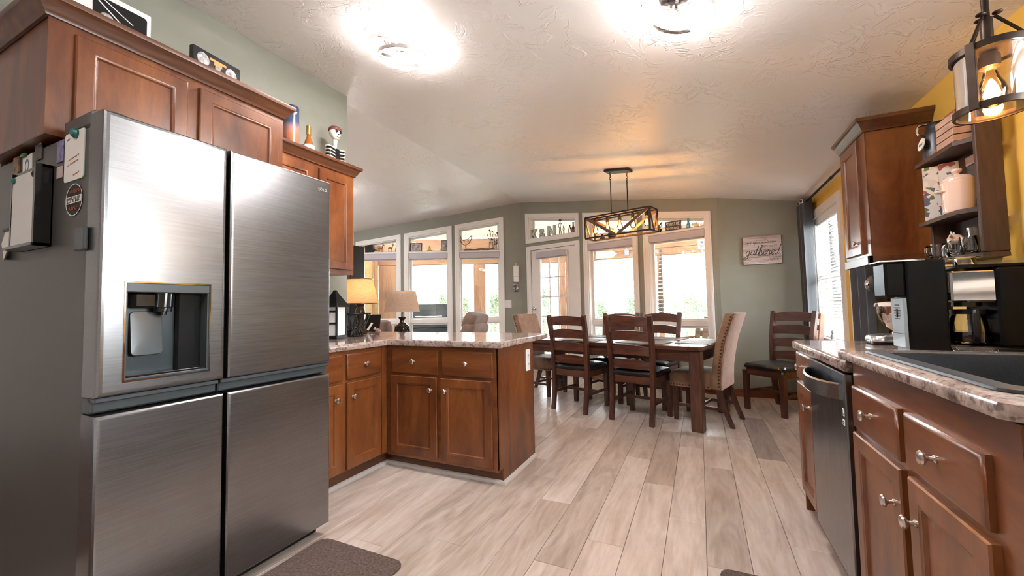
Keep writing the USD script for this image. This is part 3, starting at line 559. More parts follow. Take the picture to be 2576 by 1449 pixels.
# right wall cabinet
F6 = wallf((.90, 0), (0, -1))
t = Thing("wall_cabinet", "alder wall cabinet with one door on the yellow wall", "cabinet", (1.04, 3.13, 1.33))
t.add("body", box(.90, 1.188, 2.93, 3.345, 1.365, 2.10, .002), m_cab); t.add("light_rail", [box(.885, 1.188, 2.925, 2.945, 1.315, 1.366, .002), box(.885, .905, 2.925, 3.345, 1.315, 1.366, .002)], m_cabdk)
t.add("face_frame", wb(F6, -3.347, -2.928, 1.362, 2.102, 0, .002), m_cab)
door(t, F6, -3.30, -3.015, 1.385, 2.07, knob=(-3.055, 1.455)); crown(t, [(1.188, 3.347), (.898, 3.347), (.898, 2.928), (1.188, 2.928)][::-1] if 0 else [(.898, 3.347), (.898, 2.928), (1.188, 2.928)], 2.082)

# ---------------------------------------------------------------- refrigerator
t = Thing("refrigerator", "large stainless four-door refrigerator with a water dispenser", "refrigerator", (-2.15, 1.036, 0))
FF = wallf((-1.808, 0), (0, 1)); T = .096; EASE = [(0, 0), (0, T - .016), (.002, T - .007), (.007, T - .002), (.015, T)]
t.add("body", box(-2.652, -1.822, .603, 1.469, .03, 1.745, .004), m_steelside)
m_gasket = pbr("gasket_grey", (.03, .03, .032), .6); t.add("gasket", box(-1.822, -1.808, .607, 1.465, .06, 1.74), m_gasket)
hole = [(.663, .894), (.914, .894), (.914, 1.219), (.663, 1.219)]
du = t.add("upper_door", xf(polyslab([(.597, .851), (.973, .851), (.973, 1.778), (.597, 1.778)], EASE, [hole]), FF), m_steel)
t.add("upper_door", xf(rectloft(.490, .927, EASE), at(FF, .985, .851)), m_steel)
t.add("lower_door", xf(rectloft(.376, .735, EASE), at(FF, .597, .06)), m_steel); t.add("lower_door", xf(rectloft(.490, .735, EASE), at(FF, .985, .06)), m_steel)
for a, b in ((.598, .955), (.963, 1.474)): t.add("pocket_handle", [wb(FF, a, b, .798, .85, .0, .052, .003), wb(FF, a, b, .803, .845, .052, T - .028, .004), wb(FF, a, b, .835, .85, .04, T - .008, .003)], m_dkgrey)
d = t.add("dispenser", [wb(FF, .664, .913, .895, 1.218, .012, .016), wb(FF, .664, .669, .895, 1.218, .012, T - .004), wb(FF, .908, .913, .895, 1.218, .012, T - .004), wb(FF, .664, .913, .895, .903, .012, T - .002, .002), wb(FF, .664, .913, 1.187, 1.218, .012, T + .001, .002)], m_dkgrey)
t.add("cavity_lining", [wb(FF, .669, .835, .903, 1.187, .016, .020, .001), wb(FF, .835, .908, .903, 1.187, .0158, .0175)], pbr("dispenser_lining", (.028, .042, .050), .3), under=d)
t.add("cavity_side", [wb(FF, .836, .9075, .903, 1.187, .018, .050)], m_blackgl, under=d)
t.add("paddle", xf(rbox(.092, .155, .012, .014, .003), at(FF, .748, 1.045, .021) @ rot(-6, (1, 0, 0))), pbr("paddle_grey", (.05, .066, .076), .22), under=d)
t.add("nozzle", [xf(lathe([(.030, 0), (.030, .05), (.026, .052), (.026, .066), (.012, .068), (.012, .078)], 20), at(FF, .785, 1.187, .05) @ rot(90, (1, 0, 0))), wb(FF, .70, .80, 1.135, 1.187, .018, .06, .006)], m_blackgl, under=d)
t.add("nozzle_ring", xf(lathe([(.0275, 0), (.0275, .012), (.024, .012)], 20), at(FF, .785, 1.148, .05) @ rot(90, (1, 0, 0))), m_chrome, under=d)
t.add("drip_tray", wb(FF, .672, .906, .903, .910, .02, T - .006, .002), m_blackgl, under=d)
t.add("bezel", ring(FF, [(.659, .890), (.918, .890), (.918, 1.223), (.659, 1.223)], [(.664, .895), (.913, .895), (.913, 1.218), (.664, 1.218)], T - .004, T + .0015), m_chrome, under=d)
m_mark = pbr("badge_silver", (.75, .75, .76), .3, .6)
lg = [ring(at(FF, 1.411, 1.727, T), rrect(.022, .022, .011, 6), rrect(.019, .019, .0095, 6), 0, .0008), wb(FF, 1.408, 1.410, 1.722, 1.733, T, T + .0008), wb(FF, 1.408, 1.415, 1.722, 1.7235, T, T + .0008), wb(FF, 1.4135, 1.4165, 1.727, 1.7285, T, T + .0008), xf(textfit("LG", .022, .014, .0008, True), at(FF, 1.427, 1.720, T))]
t.add("badge", lg, m_mark)
for y in (.60, 1.36): t.add("hinge_cover", box(-2.02, -1.80, y, y + .11, 1.745, 1.800, .008), m_steelside)
t.add("door_hinge", box(-1.83, -1.73, .62, .66, 1.778, 1.783, .001), m_black); t.add("toe_grille", box(-1.85, -1.79, .61, 1.46, .005, .055, .003), m_black)
# ---------------------------------------------------------------- dining set
TA = -16.6; TO = np.array((0.0, 3.83))
def tl(u, v, z=0.0):
    a = math.radians(TA); return (TO[0] + u * math.cos(a) - v * math.sin(a), TO[1] + u * math.sin(a) + v * math.cos(a), z)
t = Thing("dining_table", "long dark rustic dining table with square legs", "table", tl(-1.075, .475), TA, local=True)
L, W = 2.15, .95
for k in range(5):
    y0 = -W / 2 + k * W / 5; t.add("tabletop_board", box(-L / 2 + .115, L / 2 - .115, y0 + .001, y0 + W / 5 - .001, .70, .738, .004), m_walnut)
for s in (-1, 1): t.add("breadboard_end", box(s * (L / 2 - .113), s * L / 2, -W / 2, W / 2, .70, .739, .005), m_walnutv)
for s in (-1, 1):
    t.add("apron", box(-L / 2 + .12, L / 2 - .12, s * (W / 2 - .05) - .011, s * (W / 2 - .05) + .011, .60, .70), m_walnut); t.add("apron", box(s * (L / 2 - .06) - .011, s * (L / 2 - .06) + .011, -W / 2 + .11, W / 2 - .11, .60, .70), m_walnut)
    for r in (-1, 1): t.add("leg", box(s * (L / 2 - .02), s * (L / 2 - .118), r * (W / 2 - .02), r * (W / 2 - .118), 0, .70, .006), m_walnutv)
m_mat = noisy("woven_placemat", [(.3, (.10, .12, .12)), (.7, (.22, .25, .25))], 90., .6, obj=True, bump=.4, bscale=200.)
m0 = None
for i, (u, v, r, lb) in enumerate(((-.60, .20, 0, "grey woven placemat at the table end nearest the brown side chair, window side" if 0 else "grey woven placemat on the dining table in front of the nearest ladder-back chair"), (-1.30, .20, 0, "grey woven placemat in front of the second ladder-back chair from the right"),
        (-.62, .75, 0, "grey woven placemat on the window side of the table, right"), (-1.30, .75, 0, "grey woven placemat on the window side of the table, left"), (-.17, .5, 90, "grey woven placemat at the right end of the table"))):
    p = tl(u, v, .7395)
    if m0 is None:
        m0 = Thing("placemat", lb, "placemat", p, TA + r, "woven placemats on the dining table", local=True); m0.add("mat", mv(rbox(.44, .31, .004, .01, .001), (0, 0, 0)), m_mat); m0.add("fringe", [box(s * .221, s * .236, y, y + .004, .0, .003) for s in (-1, 1) for y in np.arange(-.15, .15, .011)], m_mat, kind="stuff")
    else: dup(m0, p, TA + r, lb)
def ladder_chair(label, group):
    t = Thing("dining_chair", label, "chair", (0, 0, 0), 0, group, local=True)
    def post_xy(s, z):   # rear post line: splayed foot, upright at the seat, leaning back above
        y = np.interp(z, [0, .25, .46, .75, 1.02], [-.255, -.215, -.205, -.225, -.275]); x = s * np.interp(z, [0, .46, 1.02], [.200, .205, .222]); return x, y
    zs = np.linspace(0, 1.02, 13)
    for s in (-1, 1):
        rings = []
        for z in zs:
            x, y = post_xy(s, z); w, d = .021, np.interp(z, [0, .46, 1.02], [.017, .024, .017]); rings.append([(x - w, y - d, z), (x + w, y - d, z), (x + w, y + d, z), (x - w, y + d, z)])
        rings[-1] = [(a * 1, b, z - (.0 if b > -.28 else .012)) for a, b, z in rings[-1]]
        t.add("leg", loft(rings), m_walnutv, smooth=False)
    for s in (-1, 1): t.add("leg", loft([[(s * .20 - w, .205 - w, z), (s * .20 + w, .205 - w, z), (s * .20 + w, .205 + w, z), (s * .20 - w, .205 + w, z)] for z, w in ((0, .021), (.37, .024), (.41, .024))]), m_walnutv, smooth=False)
    for zc, h, c in ((.545, .088, .012), (.680, .092, .014), (.818, .094, .016), (.955, .098, .020)):
        rr_ = []
        for x in np.linspace(-.192, .192, 13):
            k = 1 - (x / .192) ** 2; y = np.interp(zc, [.46, .75, 1.02], [-.205, -.225, -.275]) - .030 * k; tz = .018 * k; q = [(x, y - .009, zc - h / 2 + tz * .35), (x, y + .009, zc - h / 2 + tz * .35), (x, y + .009 - .006, zc + h / 2 + tz - .01), (x, y - .009 - .006, zc + h / 2 + tz - .01)]; rr_.append(q)
        t.add("back_slat", loft(rr_), m_walnut)
    for y, z0, z1 in ((-.205, .365, .435), (.207, .365, .435)): t.add("seat_rail", box(-.182, .182, y - .011, y + .011, z0, z1, .003), m_walnut)
    for s in (-1, 1):
        t.add("seat_rail", box(s * .192, s * .214, -.185, .185, .365, .435, .003), m_walnutv)
        t.add("stretcher", bar((s * .2, -.215, .19), (s * .2, .19, .19), .016, .030), m_walnutv)
    t.add("stretcher", box(-.19, .19, .0, .018, .178, .206, .002), m_walnut)
    def sr(w, d, z, r): q = rrect(w, d, r, 4); return np.c_[q[:, 0], q[:, 1] + .005, np.full(len(q), z)]
    t.add("seat_cushion", loft([sr(.425, .43, .4355, .03), sr(.445, .45, .442, .04), sr(.447, .452, .462, .045), sr(.425, .43, .482, .05), sr(.34, .34, .494, .06), sr(.18, .18, .499, .06)]), m_leather)
    return t
G = "ladder-back dining chairs with black seats"
c0 = ladder_chair("ladder-back wooden dining chair nearest the camera, its back to us, right of the pair", G); c0.place(tl(-.637, .20), TA)
dup(c0, tl(-1.335, .20), TA, "ladder-back dining chair with its back to us, left of the pair, beside the counter end")
dup(c0, tl(-.76, .79), TA + 180, "ladder-back chair on the window side of the table, under the right tall window")
dup(c0, tl(-1.26, .79), TA + 180, "ladder-back chair on the window side, half hidden behind the nearest chair")
dup(c0, (.705, 4.935, 0), 135, "ladder-back chair turned diagonally in the corner by the dark curtain")
def parsons(label, group):
    t = Thing("upholstered_chair", label, "chair", (0, 0, 0), 0, group, local=True)
    def sec(y0, y1, w, z):  return [(-w, y0, z), (w, y0, z), (w, y1, z), (-w, y1, z)]
    def back_y(z): return np.interp(z, [.33, .5, .75, 1.02], [-.20, -.205, -.245, -.335])
    zz = [.33, .42, .52, .65, .78, .90, .98, 1.01, 1.02]
    def slab_(w, d0, d1, zz):
        R = []
        for z in zz:
            e = .012 if z > 1.0 else 0; y = back_y(z); q = rrect(2 * (w - e), d1 - d0, .018, 3); R.append(np.c_[q[:, 0], q[:, 1] + y + (d0 + d1) / 2, np.full(len(q), z)])
        return loft(R)
    t.add("backrest", slab_(.215, -.005, .075, zz), m_suede); t.add("back_cover", slab_(.213, -.018, -.0055, zz), m_suedel)
    def sr(w, y0, y1, z, r): q = rrect(w, y1 - y0, r, 4); return np.c_[q[:, 0], q[:, 1] + (y0 + y1) / 2, np.full(len(q), z)]
    t.add("seat", loft([sr(.43, -.12, .25, .325, .02), sr(.44, -.122, .255, .335, .025), sr(.44, -.122, .255, .43, .03), sr(.425, -.122, .245, .462, .04), sr(.36, -.12, .20, .476, .05), sr(.2, -.1, .1, .48, .05)]), m_suede)
    nl = []
    for s in (-1, 1):
        for z in np.arange(.36, 1.0, .030): nl.append(ball((s * .216, back_y(z) + .012, z), (.005, .009, .009), 1))
        for y in np.arange(-.10, .25, .028): nl.append(ball((s * .221, y, .345), (.005, .008, .008), 1))
    for x in np.arange(-.20, .21, .028): nl.append(ball((x, .256, .345), (.008, .005, .008), 1))
    t.add("nailhead_trim", nl, m_nail, kind="stuff")
    for s in (-1, 1):
        t.add("leg", loft([[(s * .18 - w, .21 - w, z), (s * .18 + w, .21 - w, z), (s * .18 + w, .21 + w, z), (s * .18 - w, .21 + w, z)] for z, w in ((0, .017), (.326, .024))]), m_walnutv, smooth=False)
        t.add("leg", loft([[(s * .185 - w, y - w, z), (s * .185 + w, y - w, z), (s * .185 + w, y + w, z), (s * .185 - w, y + w, z)] for z, y, w in ((0, -.285, .018), (.10, -.245, .019), (.22, -.205, .022), (.328, -.18, .024))]), m_walnutv, smooth=False)
        t.add("stretcher", bar((s * .183, -.225, .15), (s * .183, .20, .15), .016, .028), m_walnutv)
    t.add("stretcher", box(-.175, .175, -.02, -.004, .14, .166, .002), m_walnut)
    return t
p0 = parsons("brown suede high-back chair with nailhead trim at the right end of the table", "suede end chairs"); p0.place(tl(.125 - .27, .52), TA + 90)
dup(p0, tl(-2.13, .56), TA - 90, "brown suede high-back chair at the far left table end, behind the counter")

# ---------------------------------------------------------------- lamps
m_led = glow("led_strip", (1., .94, .92), LED)
def ringband(r0, r1, z0, z1, n=64):
    return loft([[(r0 * math.cos(a), r0 * math.sin(a), z0), (r1 * math.cos(a), r1 * math.sin(a), z0), (r1 * math.cos(a), r1 * math.sin(a), z1), (r0 * math.cos(a), r0 * math.sin(a), z1)] for a in np.arange(n) * 2 * math.pi / n], closed=True)
TILT = rot(10.1, (0, 1, 0))
def ring_light(loc, rz, label, rings):
    t = Thing("ceiling_light", label, "ceiling light", loc, 0, "ring-shaped ceiling lights", local=True); A = TILT @ rotz(rz)
    t.add("canopy", xf(lathe([(.055, -.034), (.07, -.028), (.075, -.006), (.075, .0)], 32), A), m_chrome)
    for (cx, cy, r, z, tx, ty) in rings:
        B = A @ trimesh.transformations.translation_matrix((cx, cy, z)) @ rot(tx, (1, 0, 0)) @ rot(ty, (0, 1, 0))
        p = t.add("ring", xf([ringband(r - .008, r + .007, -.002, .016), ringband(r + .0052, r + .007, -.0065, -.002)], B), m_chrome); t.add("led_strip", [xf(ringband(r - .006, r + .005, -.010, -.0022), B)], m_led, under=p)
        t.add("arm", xf(bar((-.0, 0, .012), (-cx, -cy, -z - .015), .012, .006), B), m_chrome)
        t.add("clip", [xf(box(-.012, .012, s * r - .010, s * r + .010, -.003, .020, .002), B) for s in (-1,)], m_chrome)
    return t
ring_light((-1.62, 1.87, ceil_z(-1.62) - .002), 20, "bright ring ceiling light on the left, above the refrigerator side", [(-.035, -.01, .115, -.055, 0, 0), (.05, .02, .145, -.088, 6, -8)])
ring_light((-.045, 1.87, ceil_z(-.045) - .002), -20, "bright ring ceiling light at the top edge of the picture", [(-.02, .01, .125, -.05, 0, 0), (.02, -.02, .155, -.085, -5, 6)])
ring_light((-4.2, 3.6, ceil_z(-4.2) - .002), -10, "ring ceiling light in the living room, far", [(-.02, .01, .125, -.05, 0, 0), (.02, -.02, .155, -.085, -5, 6)])
ring_light((-4.3, 1.2, ceil_z(-4.3) - .002), 10, "ring ceiling light in the living room, near", [(-.02, .01, .125, -.05, 0, 0), (.02, -.02, .155, -.085, -5, 6)])
ring_light((-.7, -.9, ceil_z(-.7) - .002), 50, "ring ceiling light behind the camera", [(-.02, .01, .125, -.05, 0, 0), (.02, -.02, .155, -.085, -5, 6)])
m_bulb = pane("bulb_glass", (1., .86, .62), .0, 1.45); m_fil = glow("filament", (1., .50, .14), FIL); m_brass = pbr("socket_bronze", (.06, .035, .02), .4, .8)
BULB_OUT = [(.012, 0), (.0125, .012), (.016, .03), (.026, .055), (.031, .075), (.028, .095), (.016, .108), (.003, .112)]
FILC = lathe([(.003, .035), (.008, .045), (.013, .06), (.017, .078), (.013, .09), (.003, .098)], 12)
cc = (-.752, 4.437); zc = ceil_z(cc[0])
t = Thing("chandelier", "lantern chandelier with a wood-look frame and five glowing bulbs over the table", "chandelier", (cc[0], cc[1], zc), TA, local=True)
SL = rot(math.degrees(math.atan(.1783 * math.cos(math.radians(TA)))), (0, 1, 0))
t.add("canopy", xf(mv(rbox(.29, .115, .026, .006, .004), (0, 0, -.027)), SL), m_bronze)
zt, zb, hl, hw = 2.105 - zc, 1.872 - zc, .372, .100
for s in (-1, 1):
    x = s * .097; ztop = -.026 - x * .17
    for k in range(4):
        a = np.arange(16) * 2 * math.pi / 16; q = np.c_[.008 * np.cos(a), np.zeros(16), .016 * np.sin(a)] if k % 2 == 0 else np.c_[np.zeros(16), .008 * np.cos(a), .016 * np.sin(a)]
        t.add("chain_link", tube(q + (x, 0, ztop - .014 - .024 * k), .0025, 6, closed=True), m_bronze)
    t.add("rod", cyl((x, 0, zt), (x, 0, ztop - .10), .0055, n=10), m_bronze)
bw = .017
for s in (-1, 1):
    for z in (zt, zb): t.add("long_bar", box(-hl, hl, s * hw - bw / 2, s * hw + bw / 2, z - bw / 2, z + bw / 2, .001), m_bronze)
    for z in (zt, zb): t.add("end_bar", box(s * hl - bw / 2, s * hl + bw / 2, -hw, hw, z - bw / 2, z + bw / 2, .001), m_bronze)
    for r in (-1, 1): t.add("corner_post", box(s * hl - bw / 2, s * hl + bw / 2, r * hw - bw / 2, r * hw + bw / 2, zb, zt, .001), m_bronze)
    t.add("end_brace", bar((s * hl, -hw, zt), (s * hl, hw * .1, zb), .020, .008, (1, 0, 0)), m_bronzew); t.add("end_brace", bar((s * hl, hw, zt), (s * hl, hw * .1, zb), .020, .008, (1, 0, 0)), m_bronzew)
    for r in (-1, 1):   # front V, rear inverted V
        z0, z1 = (zt, zb)
        t.add("brace", bar((s * hl, r * hw, z0), (0.02 * s, r * hw, z1 + .008), .009, .030, (0, 0, 1)), m_bronzew)
t.add("socket_bar", box(-hl, hl, -.011, .011, zt - .008, zt + .008, .001), m_bronze)
for k in range(5):
    x = -.30 + .15 * k; z = zt - .008
    t.add("socket", mv(lathe([(.011, -.062), (.017, -.058), (.017, -.006), (.010, 0)], 16), (x, 0, z)), m_brass)
    b = t.add("bulb", xf(lathe(BULB_OUT, 20), trimesh.transformations.translation_matrix((x, 0, z - .058)) @ rot(180, (1, 0, 0))), m_bulb); t.add("filament", xf(FILC, trimesh.transformations.translation_matrix((x, 0, z - .058)) @ rot(180, (1, 0, 0))), m_fil, under=b)
# pendant over the sink
PX, PY, PZ = .856, 1.755, 1.69; zc = ceil_z(PX)
t = Thing("pendant_lamp", "bronze cage pendant lamp with a seeded glass shade and glowing bulb over the sink", "lamp", (PX, PY, zc), 25, local=True)
zB, zT, R = PZ - zc, PZ + .205 - zc, .083
t.add("canopy", xf(lathe([(.06, -.022), (.06, -.004), (.055, 0)], 24), TILT), m_bronze); t.add("rod", cyl((0, 0, zT + .10), (0, 0, -.02), .009, n=12), m_bronze)
for z in (zB, zT - .020): t.add("ring", mv(ringband(R - .004, R + .004, 0, .020, 40), (0, 0, z)), m_bronze)
t.add("top_plate", mv(lathe([(R - .004, 0), (R - .004, .004), (.03, .012), (.028, .03), (.014, .034), (.014, .11)], 32), (0, 0, zT - .012)), m_bronze)
for k in range(3):
    a = math.radians(120 * k + 195); c, s = math.cos(a), math.sin(a)
    t.add("strap", xf(box(R - .001, R + .008, -.011, .011, zB, zT + .004, .001), rotz(math.degrees(a))), m_bronze)
    t.add("arm", tube(spline([(R * c, R * s, zT + .002), (.055 * c, .055 * s, zT + .045), (.018 * c, .018 * s, zT + .10)], 5), .0045, 8), m_bronze); t.add("finial", ball((.024 * c, .024 * s, zT + .108), (.012, .012, .006), 1), m_bronze)
m_seed = pane("seeded_glass", (.98, .95, .92), .04, 1.5)
t.add("glass_shade", mv(ringband(R - .0085, R - .0055, .0, .19, 40), (0, 0, zB + .006)), m_seed)
t.add("socket", mv(lathe([(.012, -.05), (.024, -.046), (.024, -.012), (.018, 0)], 20), (0, 0, zT - .014)), m_bronze)
m_fil2 = glow("pendant_filament", (1., .60, .22), FIL)
Mx = trimesh.transformations.translation_matrix((0, 0, zT - .058)) @ rot(180, (1, 0, 0)) @ np.diag([1.15, 1.15, 1.15, 1]); b = t.add("bulb", xf(lathe(BULB_OUT, 24), Mx), m_bulb); t.add("filament", xf(FILC, Mx), m_fil2, under=b)
# table lamps
def shade_mat(name, stops, glow_c=None):
    N = {"c": ("texture_coordinate", {}), "m": ("mapping", {"scale": (1, 1, 9)}), "n": ("noise_texture", {"scale": 30., "detail": 4.}), "r": ("rgb_ramp", {"ramp": stops}), "d": ("diffuse_bsdf", {}), "t": ("translucent_bsdf", {}), "x": ("mix_closure", {"fac": .5})}
    return mat(name, N, [("c.object", "m.vector"), ("m.vector", "n.vector"), ("n.fac", "r.fac"), ("r.color", "d.color"), ("r.color", "t.color"), ("d.BSDF", "x.closure1"), ("t.BSDF", "x.closure2")], "x.closure")
m_shade1 = shade_mat("burlap_shade", [(.3, (.66, .42, .22)), (.6, (.80, .55, .32))]); m_shade2 = shade_mat("beige_shade", [(.3, (.52, .37, .27)), (.6, (.66, .49, .37))])
m_urn = pbr("dark_bronze_glaze", (.03, .022, .014), .14, .3); m_lbulb = glow("lamp_bulb", (1., .50, .15), BULB)
t = Thing("table_lamp", "lit table lamp with an orange glowing shade on the counter", "lamp", (-2.80, 2.735, .9005), local=True)
t.add("base", lathe([(.0, 0), (.072, 0), (.074, .012), (.066, .028), (.034, .062), (.022, .085), (.030, .10), (.020, .115), (.026, .14), (.044, .19), (.040, .215), (.026, .245), (.036, .262), (.040, .268), (.0, .27)], 28), m_urn)
t.add("stem", lathe([(.014, .27), (.016, .285), (.008, .29), (.008, .34)], 16), m_nail); t.add("bulb", lathe([(.012, .335), (.03, .37), (.03, .39), (.015, .415), (.002, .42)], 16), m_lbulb)
def shade(r0, r1, z0, z1, n=40):
    a = np.arange(n) * 2 * math.pi / n; C = lambda r, z: np.c_[r * np.cos(a), r * np.sin(a), np.full(n, z)]; return loft([C(r0, z0), C(r1, z1)], False, False)
t.add("shade", shade(.160, .112, .272, .495), m_shade1); t.add("shade_trim", [mv(ringband(.1105, .1135, 0, .006, 40), (0, 0, .492)), mv(ringband(.1585, .1615, 0, .006, 40), (0, 0, .27))], m_nail)
t = Thing("end_table", "small dark end table under the unlit lamp", "table", (-3.10, 3.66, 0), local=True); t.add("top", box(-.22, .22, -.22, .22, .69, .72, .006), m_walnut)
for sx in (-1, 1):
    for sy in (-1, 1): t.add("leg", box(sx * .21, sx * .17, sy * .21, sy * .17, 0, .69), m_walnutv)
t = Thing("table_lamp", "unlit table lamp with a beige shade and dark lattice base", "lamp", (-3.10, 3.66, .7205), local=True)
t.add("base", lathe([(0, 0), (.07, 0), (.07, .015), (.05, .03), (.072, .06), (.082, .13), (.074, .20), (.075, .205), (.03, .245), (.024, .27), (.042, .30), (.042, .307), (0, .31)], 24), m_urn)
for k in range(12):
    for s in (-1, 1):
        a0 = k * math.pi / 6; pts = [(r * math.cos(a0 + s * f * 1.0), r * math.sin(a0 + s * f * 1.0), z) for r, z, f in ((.073, .06, 0), (.081, .09, .33), (.085, .13, .66), (.081, .17, 1.0), (.077, .20, 1.3))]
        t.add("lattice_rib", tube(pts, .004, 5), m_black)
t.add("stem", cyl((0, 0, .31), (0, 0, .40), .008, n=10), m_nail); t.add("shade", shade(.205, .165, .555 - .0, .735), m_shade2) if 0 else t.add("shade", shade(.20, .155, .365, .60), m_shade2)
# ---------------------------------------------------------------- on the refrigerator side (faces the camera side)
FS = wallf((0, .603), (1, 0))
def flat(name, label, c, parts, F, u, v, n=.0005):
    o = F @ (u, v, n, 1); t = Thing(name, label, c, o[:3])
    for p in parts: t.add(p[0], xf(p[1], at(F, u, v, n)), p[2])
    return t
m_paper = pbr("white_paper", (.72, .70, .66), .7); m_ink = pbr("dark_ink", (.05, .045, .04), .6); m_teal = pbr("teal_plastic", (.02, .14, .13), .35); m_red = pbr("muted_red_print", (.35, .10, .06), .6)
def lines(rows, w, h=.0022): return [box(-w / 2 + a * w, -w / 2 + b * w, y - h / 2, y + h / 2, .001, .0014) for y, a, b in rows]
t = flat("notepad", "white magnetic notepad with rounded corners and a teal clip, top right of the fridge side", "notepad", [("sheet", rbox(.148, .172, .004, .012, .001), m_paper), ("backing", mv(rbox(.154, .178, .0004, .014, .0001), (0, 0, -.0004)), m_teal),
     ("magnet", xf(lathe([(.016, 0), (.018, .006), (.013, .014), (.004, .018)], 16), at(np.eye(4), .02, .074, .004)), m_teal)], FS, -1.929, 1.661)
for y, u0, w_ in ((.062, -.055, .022), (-.012, -.045, .085), (-.030, -.05, .09), (-.068, .0, .045)):
    xs = np.linspace(0, w_, 26); t.add("writing", xf(tube(np.c_[xs, .0035 * np.sin(xs * 900) * np.abs(np.sin(xs * 170)) + .12 * xs, np.zeros(26)], .0008, 4), at(FS, -1.929 + u0, 1.661 + y, .0048)), m_red, kind="stuff")
flat("picture_magnet", "small blue and violet picture magnet beside the notepad", "magnet", [("picture", rbox(.052, .078, .003, .003, .0006), noisy("violet_print", [(.35, (.06, .06, .14)), (.6, (.25, .23, .42))], 60., .5))], FS, -2.045, 1.698)
flat("card_magnet", "small pale pink card magnet below the blue picture magnet", "magnet", [("card", rbox(.046, .042, .003, .003, .0006), noisy("pink_card", [(.35, (.42, .33, .31)), (.6, (.52, .44, .42))], 60., .5))], FS, -2.045, 1.622)
t = flat("oval_sticker", "oval black sticker with three bands of lettering", "sticker", [("disc", mv(prism(sg.Point(0, 0).buffer(1, 24), .001), (0, 0, 0)).apply_transform(np.diag([.064, .056, 1, 1])), m_black)], FS, -1.926, 1.508)
t.add("rim", xf(loft([[((.064 - d) * math.cos(a), (.056 - d) * math.sin(a), z) for d, z in ((0, .001), (.003, .001), (.003, .0016), (0, .0016))] for a in np.arange(40) * math.pi / 20], closed=True), at(FS, -1.926, 1.508, .0005)), m_paper)
t.add("band", wb(FS, -1.983, -1.869, 1.497, 1.521, .0016, .0022, .0003), m_paper)
for y, u0, n_, h, mm in ((1.531, -1.957, 7, .013, m_red), (1.4985, -1.975, 8, .021, m_ink), (1.472, -1.955, 6, .014, m_red)):
    g = random.Random(int(y * 1000)); t.add("lettering", [wb(FS, u0 + .0125 * k + d, u0 + .0125 * k + d + e, y + f, y + f + j, .0022, .0028) for k in range(n_ - (n_ == 6)) for d, e, f, j in ((0, .003, .001, h - .002), (0, .008, g.choice((.001, h / 2, h - .004)), .003), (.006, .003, g.choice((.001, h / 2)), h / 2 - .001))], mm, kind="stuff")
t = Thing("memo_board", "white memo board in a deep black magnetic holder on the fridge side", "memo board", (-2.25, .58, 1.37))
t.add("holder", [wb(FS, -2.365, -2.10, 1.362, 1.372, .0005, .05), wb(FS, -2.365, -2.355, 1.362, 1.655, .0005, .035), wb(FS, -2.115, -2.10, 1.362, 1.655, .0005, .045), wb(FS, -2.365, -2.10, 1.362, 1.655, .0005, .004), wb(FS, -2.365, -2.10, 1.645, 1.655, .0005, .028)], m_blackgl)
t.add("board", wb(FS, -2.352, -2.118, 1.374, 1.640, .030, .034, .001), pbr("board_white", (.60, .58, .56), .4)); t.add("magnet", xf(lathe([(.012, 0), (.013, .006), (.004, .01)], 12), at(FS, -2.335, 1.625, .034)), m_teal); t.add("magnet", xf(lathe([(.012, 0), (.013, .006), (.004, .01)], 12), at(FS, -2.14, 1.622, .034)), m_black)
flat("child_drawing", "white paper with a blue face print hanging under a green magnet", "drawing", [("sheet", xf(box(-.045, .045, -.04, .035, 0, .0012), rot(4, (0, 0, 1))), m_paper), ("print", xf(mv(prism(sg.Point(0, 0).buffer(1, 16).difference(sg.Point(.0, 0).buffer(.7)), .0005), (0, 0, 0)), np.diag([.018, .026, 1, 1.]) @ trimesh.transformations.translation_matrix((-.1, -.2, .0013))), pbr("blue_print", (.10, .19, .32), .6)), ("magnet", [ball((-.02, .038, .006), (.03, .008, .006), 1)], pbr("green_plastic", (.02, .16, .04), .4))], FS, -2.345, 1.703)
flat("brown_magnet", "brown photo magnet at the far left of the fridge side", "magnet", [("picture", rbox(.055, .095, .006, .002, .001), noisy("brown_print", [(.35, (.05, .03, .015)), (.6, (.28, .18, .09))], 45., .5))], FS, -2.445, 1.70)
flat("dark_magnet", "small dark square magnet with a pale label near the fridge top", "magnet", [("picture", rbox(.06, .07, .004, .002, .001), noisy("dark_print", [(.35, (.03, .03, .025)), (.6, (.09, .08, .06))], 45., .5)), ("label", box(.006, .026, .022, .034, .004, .005), m_paper)], FS, -2.235, 1.735)
t = flat("folded_note", "creased white note under a dark clip at the left picture edge", "note", [("sheet", xf(loft([[(-.05, .06, 0), (.05, .06, .002), (.05, .061, .003), (-.05, .061, .001)], [(-.05, .0, .01), (.052, .01, .012), (.052, .01, .013), (-.05, 0, .011)], [(-.055, -.06, .0), (.02, -.07, .02), (.02, -.07, .021), (-.055, -.06, .001)]]), np.eye(4)), m_paper), ("clip", box(-.05, .04, .052, .064, .002, .010, .002), m_black)], FS, -2.49, 1.405)
k = 0
